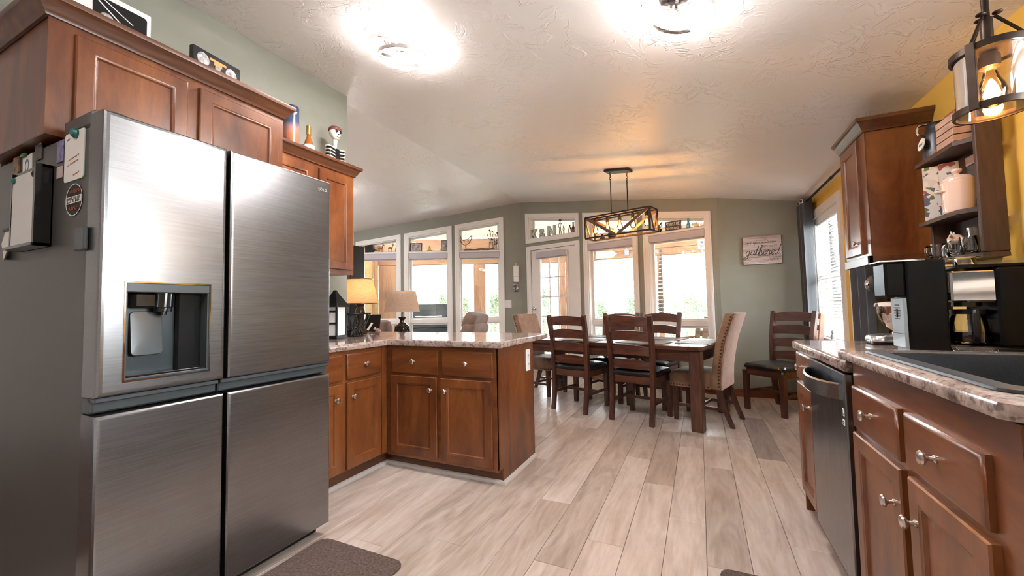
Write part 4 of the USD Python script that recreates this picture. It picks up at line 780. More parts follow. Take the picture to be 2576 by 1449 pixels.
for u, v, h in ((-2.44, 1.615, .07), (-2.405, 1.60, .075), (-2.44, 1.53, .06), (-2.41, 1.515, .05)):
    k += 1; flat("bottle_magnet", ("dark bottle-shaped magnet, top left of the cluster beside the memo board", "dark bottle-shaped magnet touching the memo board, upper of two", "dark bottle-shaped magnet, lower left of the cluster", "short dark bottle magnet with a tan cap, lowest beside the board")[k - 1], "magnet",
         [("bottle", lathe([(.0, -h / 2), (.013, -h / 2), (.014, 0), (.006, h * .25), (.006, h / 2), (0, h / 2)], 12).apply_transform(rot(-90, (1, 0, 0))).apply_transform(np.diag([1, -1, .5, 1])), m_urn), ("cap", box(-.006, .006, h * .4, h * .5, 0, .006, .001), m_nail)], FS, u, v, .004)
t = Thing("door_strap", "black child-lock strap fixed across the fridge door edge", "strap", (-1.815, .59, 1.33)); t.add("pad", wb(FS, -1.86, -1.79, 1.325, 1.40, .0065, .020, .004), m_dkgrey)

# ---------------------------------------------------------------- on top of the wall cabinets
m_box = pbr("white_carton", (.78, .77, .76), .45); m_skullglass = noisy("printed_glass_grey", [(.3, (.10, .10, .10)), (.5, (.35, .35, .35)), (.7, (.75, .75, .74))], 40., .2)
FT = wallf((-2.30, 0), (0, 1))
t = Thing("gift_box", "white carton with a dark window showing a glass decanter, on the tall cabinet", "box", (-2.36, .83, 2.2003))
t.add("carton", box(-2.42, -2.301, .695, .957, 2.2005, 2.52, .003), m_box); t.add("window", [xf(rbox(.185, .25, .002, .012, .0004), at(FT, .848, 2.368, -.0009))], m_blackgl)
t.add("decanter", [xf(ball((0, 0, 0), (.062, .075, .012), 3), at(FT, .80, 2.31, .001)), xf(ball((0, 0, 0), (.025, .03, .01), 2), at(FT, .80, 2.40, .001))], m_skullglass); t.add("tumbler", xf(ball((0, 0, 0), (.030, .036, .010), 2), at(FT, .893, 2.32, .001)), m_skullglass)
t.add("cellophane_fold", [xf(bar((0, 0, 0), (.10, -.08, 0), .005, .002), at(FT, .755, 2.485, .0015)), xf(bar((0, 0, 0), (.10, -.055, 0), .004, .002), at(FT, .79, 2.485, .0015))], m_box)
FT2 = wallf((0, .694), (1, 0)); t.add("emblem", [xf(tube([(.020 * math.sin(a) * (1 - .45 * math.cos(a) * (math.cos(a) > 0)), .030 * -math.cos(a) * -1 + (.012 if math.cos(a) > .9 else 0), 0) for a in np.arange(28) * math.pi / 14], .0012, 5, closed=True), at(FT2, -2.345, 2.42, .001)), wb(FT2, -2.357, -2.348, 2.408, 2.412, .0, .002), wb(FT2, -2.343, -2.334, 2.408, 2.412, 0, .002)], m_ink, kind="stuff")
FB = frame((-2.35, 1.155, 2.2003), (math.sin(math.radians(-6)), math.cos(math.radians(-6)), 0), (0, 0, 1), (math.cos(math.radians(-6)), -math.sin(math.radians(-6)), 0))
t = Thing("gift_box", "black carton printed with two clear glasses and an orange-corked bottle", "box", (-2.38, 1.28, 2.2003))
t.add("carton", xf(box(0, .255, .0005, .325, -.03, 0, .002), FB), m_blackgl)
for u, v in ((.052, .272), (.203, .262)): t.add("glass_print", [xf(ball((0, 0, 0), (.032, .036, .003), 2), at(FB, u, v, .0)), xf(ball((0, 0, 0), (.022, .016, .003), 2), at(FB, u + .004, v - .036, .0))], m_skullglass)
t.add("bottle_print", [xf(ball((0, 0, 0), (.068, .06, .003), 3), at(FB, .128, .165, 0)), xf(box(-.016, .016, 0, .06, 0, .0025, .001), at(FB, .128, .215, 0))], noisy("bottle_print", [(.4, (.03, .03, .03)), (.65, (.3, .3, .28))], 50., .3))
t.add("cork_print", [xf(box(-.045, .045, .018, .032, 0, .003, .001), at(FB, .128, .268, 0)), xf(box(-.022, .022, 0, .018, 0, .003, .001), at(FB, .128, .268, 0))], pbr("orange_print", (.62, .24, .06), .5))
def sunset():
    N = {"c": ("texture_coordinate", {}), "s": ("separate_xyz", {}), "n": ("noise_texture", {"scale": 9., "detail": 3.}), "a": ("math", {"math_type": "multiply_add", "value2": .16}), "m": ("map_range", {"from_min": .08, "from_max": .46, "to_min": 0., "to_max": 1.}),
         "r": ("rgb_ramp", {"ramp": [(0, (.09, .015, .03)), (.25, (.12, .025, .045)), (.34, (.42, .13, .06)), (.50, (.45, .18, .11)), (.60, (.33, .18, .19)), (.70, (.05, .075, .14)), (1, (.015, .03, .065))]}), "p": ("principled_bsdf", {"roughness": .2})}
    return mat("sunset_print", N, [("c.object", "s.vector"), ("c.object", "n.vector"), ("n.fac", "a.value1"), ("s.z", "a.value3"), ("a.value", "m.value"), ("m.result", "r.fac"), ("r.color", "p.base_color")])
t = Thing("tin_canister", "round tin printed with a blue and orange sunset scene", "canister", (-2.48, 1.81, 2.1353), local=True); t.add("tin", lathe([(.046, 0), (.048, .004), (.048, .368), (.046, .374), (.040, .3745)], 32), sunset()); t.add("emblem", [xf(bar((0, 0, 0), (.006, .02, 0), .004, .001, (0, 0, 1)), at(frame((.0465, -.014, .31), (.2, .98, 0), (0, 0, 1), (.98, -.2, 0)), .006 * k, 0, .002)) for k in range(3)], m_paper, kind="stuff")
m_amber = pbr("amber_liquor", (.30, .09, .015), .08, 0., coat_weight=.6)
t = Thing("liquor_bottle", "small amber bottle with a gold cap and cream label", "bottle", (-2.48, 1.945, 2.1353), local=True); t.add("bottle", lathe([(.0, 0), (.034, 0), (.038, .01), (.038, .10), (.034, .15), (.022, .195), (.014, .215), (.013, .235), (0, .235)], 24), m_amber); t.add("label", mv(ringband(.0375, .0388, 0, .065, 32), (0, 0, .09 - .0)), m_paper); t.add("cap", lathe([(.0, .235), (.0165, .235), (.0165, .295), (.015, .298), (0, .298)], 20), pbr("gold_foil", (.50, .36, .13), .3, .8))
m_bone = pbr("bone_resin", (.70, .60, .50), .5)
t = Thing("skeleton_figurine", "small seated skeleton figurine wearing a maroon cap", "figurine", (-2.47, 2.165, 2.1353), local=True); t._add = t.add; t.add = lambda n, m, mt, **k: t._add(n, xf(m, np.diag([1.22, 1.22, 1.16, 1.])), mt, **k)
sk = [ball((0, 0, .285), (.034, .036, .036), 2), ball((.008, 0, .258), (.024, .026, .022), 2)]
t.add("skull", trimesh.boolean.union(sk, engine="manifold"), m_bone); t.add("eye", ball((.030, -.014, .288), (.006, .009, .010), 1), m_black); t.add("eye", ball((.030, .014, .288), (.006, .009, .010), 1), m_black); t.add("nose", ball((.033, 0, .270), (.003, .004, .005), 1), m_black); t.add("mouth", box(.026, .0315, -.012, .012, .2505, .2525), m_black)
t.add("cap", lathe([(.0385, .296), (.0375, .312), (.030, .322), (.012, .327), (0, .327)], 20), pbr("maroon_felt", (.14, .04, .035), .7)); t.add("spine", lathe([(0, .02), (.010, .02), (.012, .06), (.010, .10), (.014, .14), (.012, .20), (.015, .25), (0, .25)], 12), m_bone)
t.add("shirt", loft([np.c_[rrect(.05, .13, .02, 3), np.full(16, z)] * (1, 1, 1) for z in (.0, .09)] + [np.c_[rrect(.045, .12, .02, 3), np.full(16, .175)]]), m_black)
for k in range(4):
    for s in (-1, 1): t.add("rib", tube(spline([(.012, s * .004, .17 - .022 * k), (.027, s * .03, .172 - .022 * k), (.020, s * .060, .178 - .022 * k), (-.005, s * .066, .18 - .022 * k)], 5), .0042, 6), m_bone)

# ---------------------------------------------------------------- left counter
Z = .9005
t = Thing("candle_lantern", "black and white candle lantern half hidden by the refrigerator", "lantern", (-2.545, 2.235, Z), 12, local=True)
t.add("base", box(-.065, .065, -.065, .065, 0, .025, .004), m_black)
for sx in (-1, 1):
    for sy in (-1, 1): t.add("post", box(sx * .06, sx * .048, sy * .06, sy * .048, .025, .24), m_black)
for z in (.11, .20): t.add("band", [box(-.06, .06, s * .0605, s * .055, z, z + .014) for s in (-1, 1)], m_black)
for s in (-1, 1): t.add("side_pane", box(s * .056, s * .052, -.048, .048, .026, .24), m_box); t.add("side_pane", box(-.048, .048, s * .056, s * .052, .026, .24), m_box)
t.add("roof", loft([np.c_[rrect(.15, .15, .004, 1), np.full(8, .24)], np.c_[rrect(.145, .145, .004, 1), np.full(8, .25)], np.c_[rrect(.03, .03, .004, 1), np.full(8, .355)], np.c_[rrect(.02, .02, .003, 1), np.full(8, .37)]]), m_black)
t = Thing("fruit_basket", "black wire pedestal bowl on the counter in front of the lit lamp", "bowl", (-2.555, 2.445, Z), local=True)
t.add("rim", tube([(.118 * math.cos(a), .118 * math.sin(a), .185) for a in np.arange(32) * math.pi / 16], .0065, 6, closed=True), m_black); t.add("foot_ring", tube([(.062 * math.cos(a), .062 * math.sin(a), .006) for a in np.arange(24) * math.pi / 12], .006, 6, closed=True), m_black); t.add("plate", mv(lathe([(0, 0), (.045, 0), (.045, .005), (0, .005)], 20), (0, 0, .055)), m_black)
for k in range(14):
    a = k * math.pi / 7; t.add("wire_rib", tube(spline([(r * math.cos(a + d), r * math.sin(a + d), z) for r, z, d in ((.062, .006, 0), (.040, .057, .2), (.085, .10, .45), (.118, .185, .6))], 5), .0038, 5), m_black)
t = Thing("easel_frame", "black picture frame seen from behind, leaning on its strut", "picture frame", (-2.88, 2.99, Z))
R_ = frame((-2.985, 2.975, Z + .001), (1, .05, 0), (.36, -.25, .90) / np.linalg.norm((.36, -.25, .90)), (.05, -1, -.3) / np.linalg.norm((.05, -1, -.3)))
t.add("back", xf(box(0, .17, 0, .185, -.012, 0, .002), R_), m_black); t.add("strut", xf(bar((.085, .10, .002), (.06, .02, .045), .025, .003), R_), m_box)
t = Thing("rock_ornament", "small brown carved stone bird beside the picture frame", "ornament", (-2.555, 2.70, Z)); t.add("body", [ball((-2.555, 2.70, Z + .026), (.026, .02, .025), 2)], noisy("brown_stone", [(.35, (.10, .045, .03)), (.6, (.28, .15, .11))], 30., .4)); t.add("head", ball((-2.58, 2.69, Z + .05), (.014, .012, .012), 2), noisy("pink_stone", [(.35, (.3, .17, .13)), (.6, (.42, .27, .22))], 30., .4)); t.add("foot", box(-2.60, -2.57, 2.66, 2.70, Z, Z + .004, .001), m_chrome)
t = Thing("electrical_outlet", "white outlet on the wall between counter and left wall cabinet", "outlet", (-2.658, 2.16, 1.13)); F7 = wallf((-2.6595, 0), (0, 1)); t.add("plate", xf(rbox(.075, .12, .006, .008, .002), at(F7, 2.19, 1.165)), m_plate)
for dz in (-.025, .025): t.add("receptacle", xf(rbox(.034, .03, .003, .012, .001), at(F7, 2.19, 1.165 + dz, .006)), m_plate)
t = Thing("tower_speaker", "tall black speaker standing beyond the end of the green wall", "speaker", (-3.45, 3.25, 0)); t.add("cabinet", box(-3.54, -3.37, 3.16, 3.36, .0, 1.82, .006), m_black); t.add("grille", box(-3.53, -3.38, 3.150, 3.1595, .9, 1.79, .004), m_dkgrey)

# ---------------------------------------------------------------- living room seats
m_sofa = noisy("brown_microfiber", [(.3, (.14, .085, .06)), (.5, (.20, .13, .10)), (.7, (.27, .18, .145))], 5., .7, obj=True, sheen_weight=.3)
def cushion(cx, cy, cz, w, d, h, r=.08, puff=1.0):
    R = []
    for z, k in ((0, .86), (.12, .97), (.5, 1.0), (.85, .95), (.96, .82), (1, .55)):
        q = rrect(w * k, d * k, min(r, d * k * .45), 5); R.append(np.c_[q[:, 0] + cx, q[:, 1] + cy, np.full(len(q), cz + z * h)])
    return loft(R)
t = Thing("sofa", "brown reclining sofa with rounded back cushions beyond the counter", "sofa", (-3.99, 4.30, 0), 0, local=True)
t.add("base", box(-.58, .58, -.40, .36, .04, .40, .03), m_sofa)
for s in (-1, 1): t.add("arm", cushion(s * .56, -.01, .10, .24, .76, .54), m_sofa)
for x in (-.29, 0, .29): t.add("seat_cushion", cushion(x, .06, .36, .288, .58, .16), m_sofa); t.add("back_cushion", cushion(x, -.33, .40, .288, .22, .585), m_sofa)
t = Thing("recliner", "brown padded recliner with its back tilted towards the counter", "armchair", (-3.47, 5.26, 0), 90, local=True)
t.add("base", box(-.32, .32, -.35, .35, .05, .40, .03), m_sofa)
for s in (-1, 1): t.add("arm", cushion(s * .37, .0, .08, .17, .75, .55), m_sofa)
t.add("seat_cushion", cushion(0, .06, .38, .54, .55, .14), m_sofa); t.add("backrest", xf(cushion(0, 0, 0, .60, .20, .50), trimesh.transformations.translation_matrix((0, -.24, .46)) @ rot(26, (1, 0, 0))), m_sofa); t.add("headrest", xf(cushion(0, .05, .36, .52, .20, .26), trimesh.transformations.translation_matrix((0, -.24, .46)) @ rot(26, (1, 0, 0))), m_sofa)

# ---------------------------------------------------------------- things on the window ledges
def ledgeF(F, u, n=-.05, z=2.1304): return at(F, u, z, n)
zL, zC = 2.1304, 2.0924
def ledge(F, u, z, name, label, c, group=None, n=-.055):
    o = (F @ (u, z, n, 1))[:3]; t = Thing(name, label, c, o, 0, group); t.F = at(F, u, z, n); return t
t = ledge(FL, -2.69, zL, "speaker_box", "black box on the leftmost window ledge", "box"); t.add("body", xf(box(-.07, .07, 0, .128, -.05, .04, .004), t.F), m_black); t.add("dial", xf(lathe([(.02, 0), (.02, .02), (.015, .024)], 14), at(t.F, .095, .04, 0)), m_black) if 0 else t.add("side_knob", xf(box(.07, .098, .03, .055, -.01, .015, .003), t.F), m_black)
m_tan = noisy("carved_tan_wood", [(.3, (.16, .07, .03)), (.6, (.34, .18, .09))], 20., .55); m_tanl = pbr("carved_pale_wood", (.50, .32, .19), .55)
for u, lb in ((-2.487, "carved wooden deer on the leftmost window ledge, nearer the black box"), (-2.315, "carved wooden deer on the leftmost window ledge, nearer the window edge")):
    t = ledge(FL, u, zL, "deer_figurine", lb, "figurine", "pair of carved deer"); F = t.F
    bd = [bar((-.045, .075, 0), (.022, .08, 0), .030, .036, (0, 1, 0), .01), ]
    t.add("body", xf(cat([ball((-.012, .078, 0), (.042, .021, .016), 2)]), F), m_tan); t.add("neck", xf(cyl((.022, .085, 0), (.034, .125, 0), .012, .009, 10), F), m_tan); t.add("head", xf(ball((.043, .132, 0), (.017, .010, .009), 2), F), m_tan)
    for sx, sz in ((-.04, -.009), (-.036, .009), (.016, -.009), (.02, .009)): t.add("leg", xf(cyl((sx, 0, sz), (sx * .9, .072, sz), .005, .007, 8), F), m_tan)
    for sz in (-1, 1): t.add("antler", xf(tube(spline([(.038, .138, sz * .005), (.026, .152, sz * .012), (.034, .166, sz * .014)], 4), .003, 5), F), m_tan)
t = ledge(FL, -2.215, zL, "wooden_block", "small pale wooden block at the right end of the leftmost ledge", "block"); t.add("block", xf(box(-.022, .022, 0, .075, -.02, .02, .002), t.F), m_tanl); t.add("stripe", xf(box(-.022, .022, .03, .036, .0195, .0215), t.F), m_tan)
def photo(t, w, h, tilt, mf, mp, fw_=.018, lean=-8):
    F = t.F @ rot(tilt, (0, 1, 0)) @ rot(lean, (1, 0, 0)); t.add("frame", xf(mv(loft([[(d - w / 2, d, n), (w / 2 - d, d, n), (w / 2 - d, h - d, n), (d - w / 2, h - d, n)] for d, n in ((0, 0), (0, .010), (.003, .013), (fw_ - .003, .013), (fw_, .006), (fw_ + .001, .006))]), (0, .003, 0)), F), mf); t.add("mount", xf(box(-w / 2 + fw_, w / 2 - fw_, fw_ + .003, h - fw_ + .003, .0062, .0068), F), mp[0])
    t.add("photo", xf(box(-w / 2 + fw_ * 1.7, w / 2 - fw_ * 1.7, fw_ * 1.6, h - fw_ * 1.6 + .003, .0069, .0074), F), mp[1]); t.add("stand", xf(bar((0, h * .6, 0), (0, .004, -.05), .03, .003), F), mf)
m_photo = noisy("old_photo", [(.35, (.12, .09, .08)), (.5, (.38, .31, .29)), (.65, (.58, .50, .48))], 22., .35); m_photo2 = noisy("grey_photo", [(.35, (.18, .17, .16)), (.5, (.36, .34, .32)), (.65, (.55, .53, .50))], 24., .35); m_pinkmat = pbr("pink_mount", (.52, .40, .40), .6)
m_framedk = pbr("dark_frame", (.055, .035, .032), .4); m_framegr = noisy("grey_weathered_frame", [(.3, (.16, .13, .11)), (.6, (.34, .29, .25))], 20., .6)
t = ledge(FL, -1.867, zL, "photo_frame", "dark framed double photograph on the middle window ledge", "picture frame"); photo(t, .21, .158, 0, m_framedk, (m_pinkmat, m_photo))
t = ledge(FL, -1.38, zL, "photo_frame", "grey weathered upright photo frame tilted on the middle window ledge", "picture frame"); photo(t, .125, .21, -28, m_framegr, (m_framegr, m_photo2))
m_yel = pbr("yellow_glaze", (.62, .45, .06), .3)
t = ledge(FL, -1.63, zL, "buddha_figurine", "small yellow seated figurine on the middle window ledge", "figurine"); t.add("body", xf([ball((0, .018, 0), (.045, .018, .025), 2), ball((0, .045, 0), (.024, .028, .018), 2)], t.F), m_yel); t.add("head", xf([ball((0, .082, 0), (.014, .016, .014), 2), ball((0, .099, 0), (.006, .006, .006), 1)], t.F), m_yel)
m_rust = noisy("rusty_wire", [(.3, (.06, .03, .018)), (.6, (.20, .11, .06))], 30., .5, metal=.4)
t = ledge(FL, -.985, zL, "wire_hen", "rusty wire hen sculpture on the right window ledge of the left wall", "sculpture", n=-.025); F = t.F
OUT = np.array([(-.12, .335), (-.105, .30), (-.085, .24), (-.06, .19), (-.02, .185), (.03, .20), (.075, .235), (.105, .265), (.115, .25), (.10, .20), (.065, .14), (.02, .105), (-.03, .105), (-.07, .14), (-.10, .20), (-.118, .27), (-.128, .31)])
t.add("outline", xf(tube(np.c_[spline(np.vstack([OUT, OUT[:1]]), 3)[:-1], np.zeros(len(OUT) * 3)], .006, 6, closed=True), F), m_rust)
for k in range(9):
    x = -.095 + .0225 * k; t.add("wire", xf(tube([(x, np.interp(x, [-.12, -.07, .02, .1], [.27, .14, .105, .2]), .0), (x + .012, .17, .02), (x + .02, np.interp(x + .02, [-.12, -.06, .03, .105], [.33, .19, .20, .265]), 0)], .003, 5), F), m_rust)
t.add("comb", xf(ball((-.112, .345, 0), (.018, .016, .006), 1), F), m_rust); t.add("post", xf(cyl((0, .0, 0), (0, .108, 0), .005, n=8), F), m_rust); t.add("foot", xf(lathe([(.026, 0), (.026, .006), (.008, .01)], 16), F @ rot(-90, (1, 0, 0))), m_rust)
t = ledge(FL, -.78, zL, "driftwood", "length of brown driftwood lying on the ledge behind the hen", "driftwood", n=-.075); dw = tube([(x, .022 + .05 * max(0, x + .05) * (1.2 - x * 2) + .008 * math.sin(x * 30), .008 * math.sin(x * 17)) for x in np.linspace(-.24, .30, 14)], [.014, .017, .018, .019, .02, .02, .02, .02, .02, .02, .02, .018, .016, .01], 10); t.add("log", xf(dw, t.F), m_tan)
t = ledge(FL, -.50, zL, "cotton_vase", "glass vase of dried cotton stems on the window ledge", "vase", n=-.025); F = t.F; t.add("vase", xf(box(-.07, .07, .0, .14, -.026, .026, .01), F), m_clear); rg = random.Random(3)
m_stem = pbr("dry_stem", (.16, .10, .06), .7); m_cot = pbr("cotton_boll", (.72, .66, .55), .8); m_husk = pbr("cotton_husk", (.08, .05, .04), .7)
for k in range(9):
    x1, h = -.09 + .025 * k + rg.uniform(-.015, .015), .27 + .12 * math.sin(k * 1.1) ** 2 - .012 * k; p = spline([(rg.uniform(-.03, .03), .01, 0), (x1 * .5, h * .5, rg.uniform(-.02, .02)), (x1, h, rg.uniform(-.03, .03))], 5)
    s_ = t.add("stem", xf(tube(p, .0028, 5), F), m_stem)
    for j in (-1, -3, -5, -6): t.add("boll", xf(ball(p[j] + (rg.uniform(-.012, .012), 0, rg.uniform(-.012, .012)), rg.uniform(.011, .016), 1), F), m_cot if (j + k) % 3 else m_husk, under=s_)
m_zinc = noisy("galvanized_zinc", [(.3, (.36, .35, .34)), (.6, (.58, .57, .56))], 25., .4, metal=.4); m_zincdk = pbr("zinc_edge", (.20, .18, .17), .5, .4)
for ch, u, w, h, lb in (("K", .255, .12, .18, "galvanized metal letter K over the door"), ("&", .43, .115, .17, "galvanized metal ampersand between the letters K and N over the door"), ("N", .625, .15, .19, "galvanized metal letter N over the door")):
    t = ledge(FC, u, 2.1254 + .0, "metal_letter", lb, "letter", n=-.05); t.F = at(FC, u, 2.274 - .001, -.03); t.place((FC @ (u, 2.274, -.03, 1))[:3])
    t.add("face", xf(textfit(ch, w, h, .004, True), at(t.F, -w / 2, .0015, .0)), m_zinc); t.add("side", xf(textfit(ch, w, h, .038, True), at(t.F, -w / 2, .0015, -.0385)), m_zincdk)
m_iron = pbr("cast_iron", (.025, .02, .018), .5, .5)
def stickman(u, h, lb, kid):
    t = ledge(FC, u, 2.274, "iron_figurine", lb, "figurine", n=-.045); F = t.F; s = h / .30
    T_ = lambda P, r: xf(tube(spline(np.array(P) * s, 5), r * s, 6), F)
    t.add("base", xf(box(-.035 * s, .035 * s, 0, .008, -.02, .02, .002), F), m_iron); t.add("leg", T_([(-.014, .008, 0), (-.018, .07, 0), (-.006, .145, 0)], .006), m_iron); t.add("leg", T_([(.016, .008, 0), (.014, .07, 0), (.006, .145, 0)], .006), m_iron)
    t.add("torso", T_([(0, .14, 0), (0, .19, 0), (0, .235, 0)], .010), m_iron); t.add("arm", T_([(0, .228, 0), (-.034, .19, 0), (-.022, .14, 0), (-.006, .13, 0)], .005), m_iron); t.add("arm", T_([(0, .228, 0), (.034, .19, 0), (.036, .14, 0)], .005), m_iron); t.add("head", xf(ball((0, .256 * s, 0), .016 * s, 2), F), m_iron)
    if not kid: t.add("hat", xf(lathe([(.030, 0), (.030, .004), (.015, .005), (.012, .026), (0, .027)], 16), at(F, 0, .262 * s, 0) @ rot(-90, (1, 0, 0))), m_iron)
stickman(.80, .285, "tall thin iron figure with a hat on the ledge over the door", False); stickman(.868, .17, "short iron child figure beside the tall hatted one", True)
t = ledge(FC, .985, 2.274, "iron_figurine", "stooped iron couple figure at the left of the small bottle", "figurine", n=-.05); t.add("body", xf([tube(spline([(-.02, .0, 0), (-.022, .06, 0), (-.012, .11, 0), (.004, .125, 0)], 5), .008, 6), tube(spline([(.018, 0, 0), (.02, .05, 0), (.004, .122, 0)], 5), .008, 6)], t.F), m_iron); t.add("head", xf(ball((-.004, .14, 0), .014, 2), t.F), m_iron)
t = ledge(FC, 1.048, 2.274, "small_bottle", "small dark brown bottle at the right end of the ledge over the door", "bottle", n=-.05); t.add("bottle", xf(lathe([(0, 0), (.032, 0), (.034, .05), (.028, .09), (.012, .12), (.011, .165), (.014, .168), (.014, .18), (0, .18)], 16), t.F @ rot(-90, (1, 0, 0))), m_framedk); t.add("label", xf(ringband(.0335, .0345, .02, .06, 20), t.F @ rot(-90, (1, 0, 0))), m_tan)
for u, h, lb in ((1.56, .10, "small dark ornament behind the chandelier, left"), (1.72, .16, "round dark vase behind the chandelier, right")):
    t = ledge(FC, u, zC, "dark_vase", lb, "vase", n=-.05); t.add("vase", xf(lathe([(0, 0), (h * .25, 0), (h * .42, h * .4), (h * .3, h * .7), (h * .16, h * .85), (h * .2, h), (0, h)], 18), t.F @ rot(-90, (1, 0, 0))), m_framedk)
t = ledge(FC, 2.435, zC, "small_succulent", "small dark succulent at the left of the black sign on the ledge", "plant", n=-.035); t.add("pot", xf(lathe([(0, 0), (.022, 0), (.03, .05), (0, .05)], 14), t.F @ rot(-90, (1, 0, 0))), m_urn); m_succ = pbr("succulent_leaf", (.12, .14, .07), .5)
for k in range(10): a = k * 2.4; t.add("leaf", xf(ball((0, 0, 0), (.006, .035, .010), 1), t.F @ trimesh.transformations.translation_matrix((.02 * math.cos(a), .08 + .03 * (k % 3) / 2, .02 * math.sin(a))) @ rot(-35 * math.cos(a), (0, 0, 1)) @ rot(35 * math.sin(a), (1, 0, 0))), m_succ)
t = ledge(FC, 2.622, zC, "block_sign", "black block sign with white lettering on the window ledge", "sign", n=-.03); t.add("block", xf(box(-.102, .102, 0, .128, -.03, 0, .002), t.F), m_framedk)
for s, y, h, w in (('"TRUST ME', .068, .044, .175), ("YOU CAN DANCE", .022, .028, .165)): t.add("lettering", xf(textfit(s, w, h, .0006, True), at(t.F, -.09, y, .0)), m_paper, kind="stuff")
t.add("flourish", xf(tube(spline([(.03, .016, .001), (.06, .02, .001), (.085, .013, .001), (.065, .010, .001)], 4), .0012, 4), t.F), m_paper)
t = ledge(FC, 2.815, zC, "blue_bottle", "slim blue glass bottle on the window ledge beside the sign", "bottle", n=-.04); t.add("bottle", xf(lathe([(0, 0), (.024, 0), (.027, .02), (.025, .055), (.014, .08), (.011, .11), (.014, .145), (.019, .16), (0, .16)], 18), t.F @ rot(-90, (1, 0, 0))), pbr("blue_glass", (.12, .32, .55), .12)); t.add("label", xf(box(-.012, .012, .02, .045, .024, .0265), t.F), pbr("blue_label", (.25, .50, .65), .4))
t = ledge(FC, 2.91, zC, "clear_bottle", "square clear glass bottle, rightmost on the window ledge", "bottle", n=-.04); t.add("bottle", [xf(loft([np.c_[q[:, 0], np.full(len(q), z), q[:, 1]] for q, z in ((rrect(.08, .05, .008), 0), (rrect(.084, .054, .01), .01), (rrect(.084, .054, .01), .085), (rrect(.05, .04, .012), .10), (rrect(.028, .028, .012), .108), (rrect(.026, .026, .012), .145), (rrect(.036, .036, .014), .148), (rrect(.036, .036, .014), .165))]), t.F)], pane("thick_clear_glass", (.80, .86, .80), .02, 1.6)); t.add("label", xf(box(-.026, .026, .025, .065, .0275, .0285), t.F), pbr("cream_label", (.66, .64, .55), .5))
# ---------------------------------------------------------------- on the walls
t = Thing("candle_sconce", "white wooden wall sconce with a candle and a small photo below, left of the door", "sconce", (FL @ (-.105, 1.38, 0, 1))[:3])
t.add("backboard", wb(FL, -.150, -.060, 1.40, 1.84, .0005, .012, .002), m_framegr); t.add("box", [wb(FL, -.150, -.060, 1.655, 1.84, .0125, .055, .003), wb(FL, -.150, -.060, 1.555, 1.652, .0125, .055, .003)], m_box)
t.add("candle", cyl((FL @ (-.105, 1.84, .035, 1))[:3], (FL @ (-.105, 1.885, .035, 1))[:3], .006, n=8), m_paper); t.add("photo", wb(FL, -.158, -.064, 1.395, 1.545, .0125, .030, .003), noisy("black_white_photo", [(.42, (.03, .03, .03)), (.52, (.30, .28, .28)), (.6, (.6, .57, .56))], 26., .4))
t = Thing("light_switch", "white double light switch on the wall left of the door", "switch", (FL @ (-.258, 1.105, 0, 1))[:3]); t.add("plate", xf(rbox(.125, .135, .006, .008, .002), at(FL, -.258, 1.175)), m_plate)
for s in (-1, 1): t.add("rocker", xf(rbox(.034, .066, .004, .003, .001), at(FL, -.258 + s * .024, 1.175, .006)), m_plate)
# wooden sign with lettering
SX0, SX1, SZ0, SZ1 = .493, .889, 1.563, 1.897
t = Thing("wall_sign", "pale plank sign reading gathered, on the green wall by the curtain", "sign", ((SX0 + SX1) / 2, 5.53, SZ0)); FZ = at(frame((0, 5.545, 0), (1, 0, 0), (0, 0, 1), (0, -1, 0)), SX0, SZ0); sw_, sh_ = SX1 - SX0, SZ1 - SZ0
m_pallet = wood("pale_pallet_wood", [(.3, (.36, .27, .24)), (.5, (.58, .49, .46)), (.7, (.66, .59, .57))], (.15, 1, 1), 12., .6); m_edge = pbr("sign_edge", (.06, .04, .035), .6)
t.add("backing", xf(box(0, sw_, 0, sh_, .0005, .026, .002), FZ), m_edge)
for k in range(4): t.add("plank", xf(box(.004, sw_ - .002, k * sh_ / 4 + .0012, (k + 1) * sh_ / 4 - .0012, .0265, .030, .001), FZ), m_pallet)
def tx(s, x, y, w, h, m, bold=False, sh=0): t.add("lettering", xf(textfit(s, w, h, .0006, bold, sh), at(FZ, x, y, .0302)), m, kind="stuff")
m_ink2 = pbr("grey_ink", (.16, .13, .13), .6)
tx("THE BEST MEMORIES", .045, .248, .30, .017, m_ink, True); tx("are made", .215, .200, .135, .030, m_ink2); tx("AROUND THE", .155, .094, .19, .017, m_ink, True); tx("table", .275, .038, .085, .036, m_ink2)
CUR = {"g": [[(.8, .9), (.45, 1.05), (.1, .75), (.1, .3), (.4, .05), (.75, .35), (.85, .95), (.75, .2), (.55, -.6), (.1, -1.0), (-.3, -.75), (.2, -.3), (1.15, .25)]], "a": [[(.8, .9), (.45, 1.05), (.1, .7), (.1, .25), (.4, .02), (.75, .4), (.85, .95), (.78, .3), (.9, .02), (1.15, .25)]],
       "t": [[(-.1, .2), (.35, 1.2), (.5, 2.0), (.3, 1.2), (.25, .3), (.45, .02), (.85, .3)], [(-.05, 1.3), (.75, 1.4)]], "h": [[(-.1, .2), (.4, 1.3), (.62, 2.1), (.42, 2.2), (.25, 1.2), (.12, .02), (.3, .7), (.6, 1.0), (.75, .75), (.68, .2), (.85, .02), (1.1, .25)]],
       "e": [[(-.1, .25), (.3, .4), (.72, .75), (.5, 1.05), (.18, .75), (.2, .2), (.5, .02), (.95, .3)]], "r": [[(-.1, .25), (.15, .7), (.2, 1.15), (.35, .92), (.68, .9), (.62, .3), (.72, .03), (.98, .25)]], "d": [[(.8, .9), (.45, 1.05), (.1, .7), (.1, .25), (.4, .02), (.78, .45), (1.0, 1.4), (1.12, 2.25), (.95, 1.4), (.78, .3), (.9, .02), (1.15, .2)]]}
x = .028
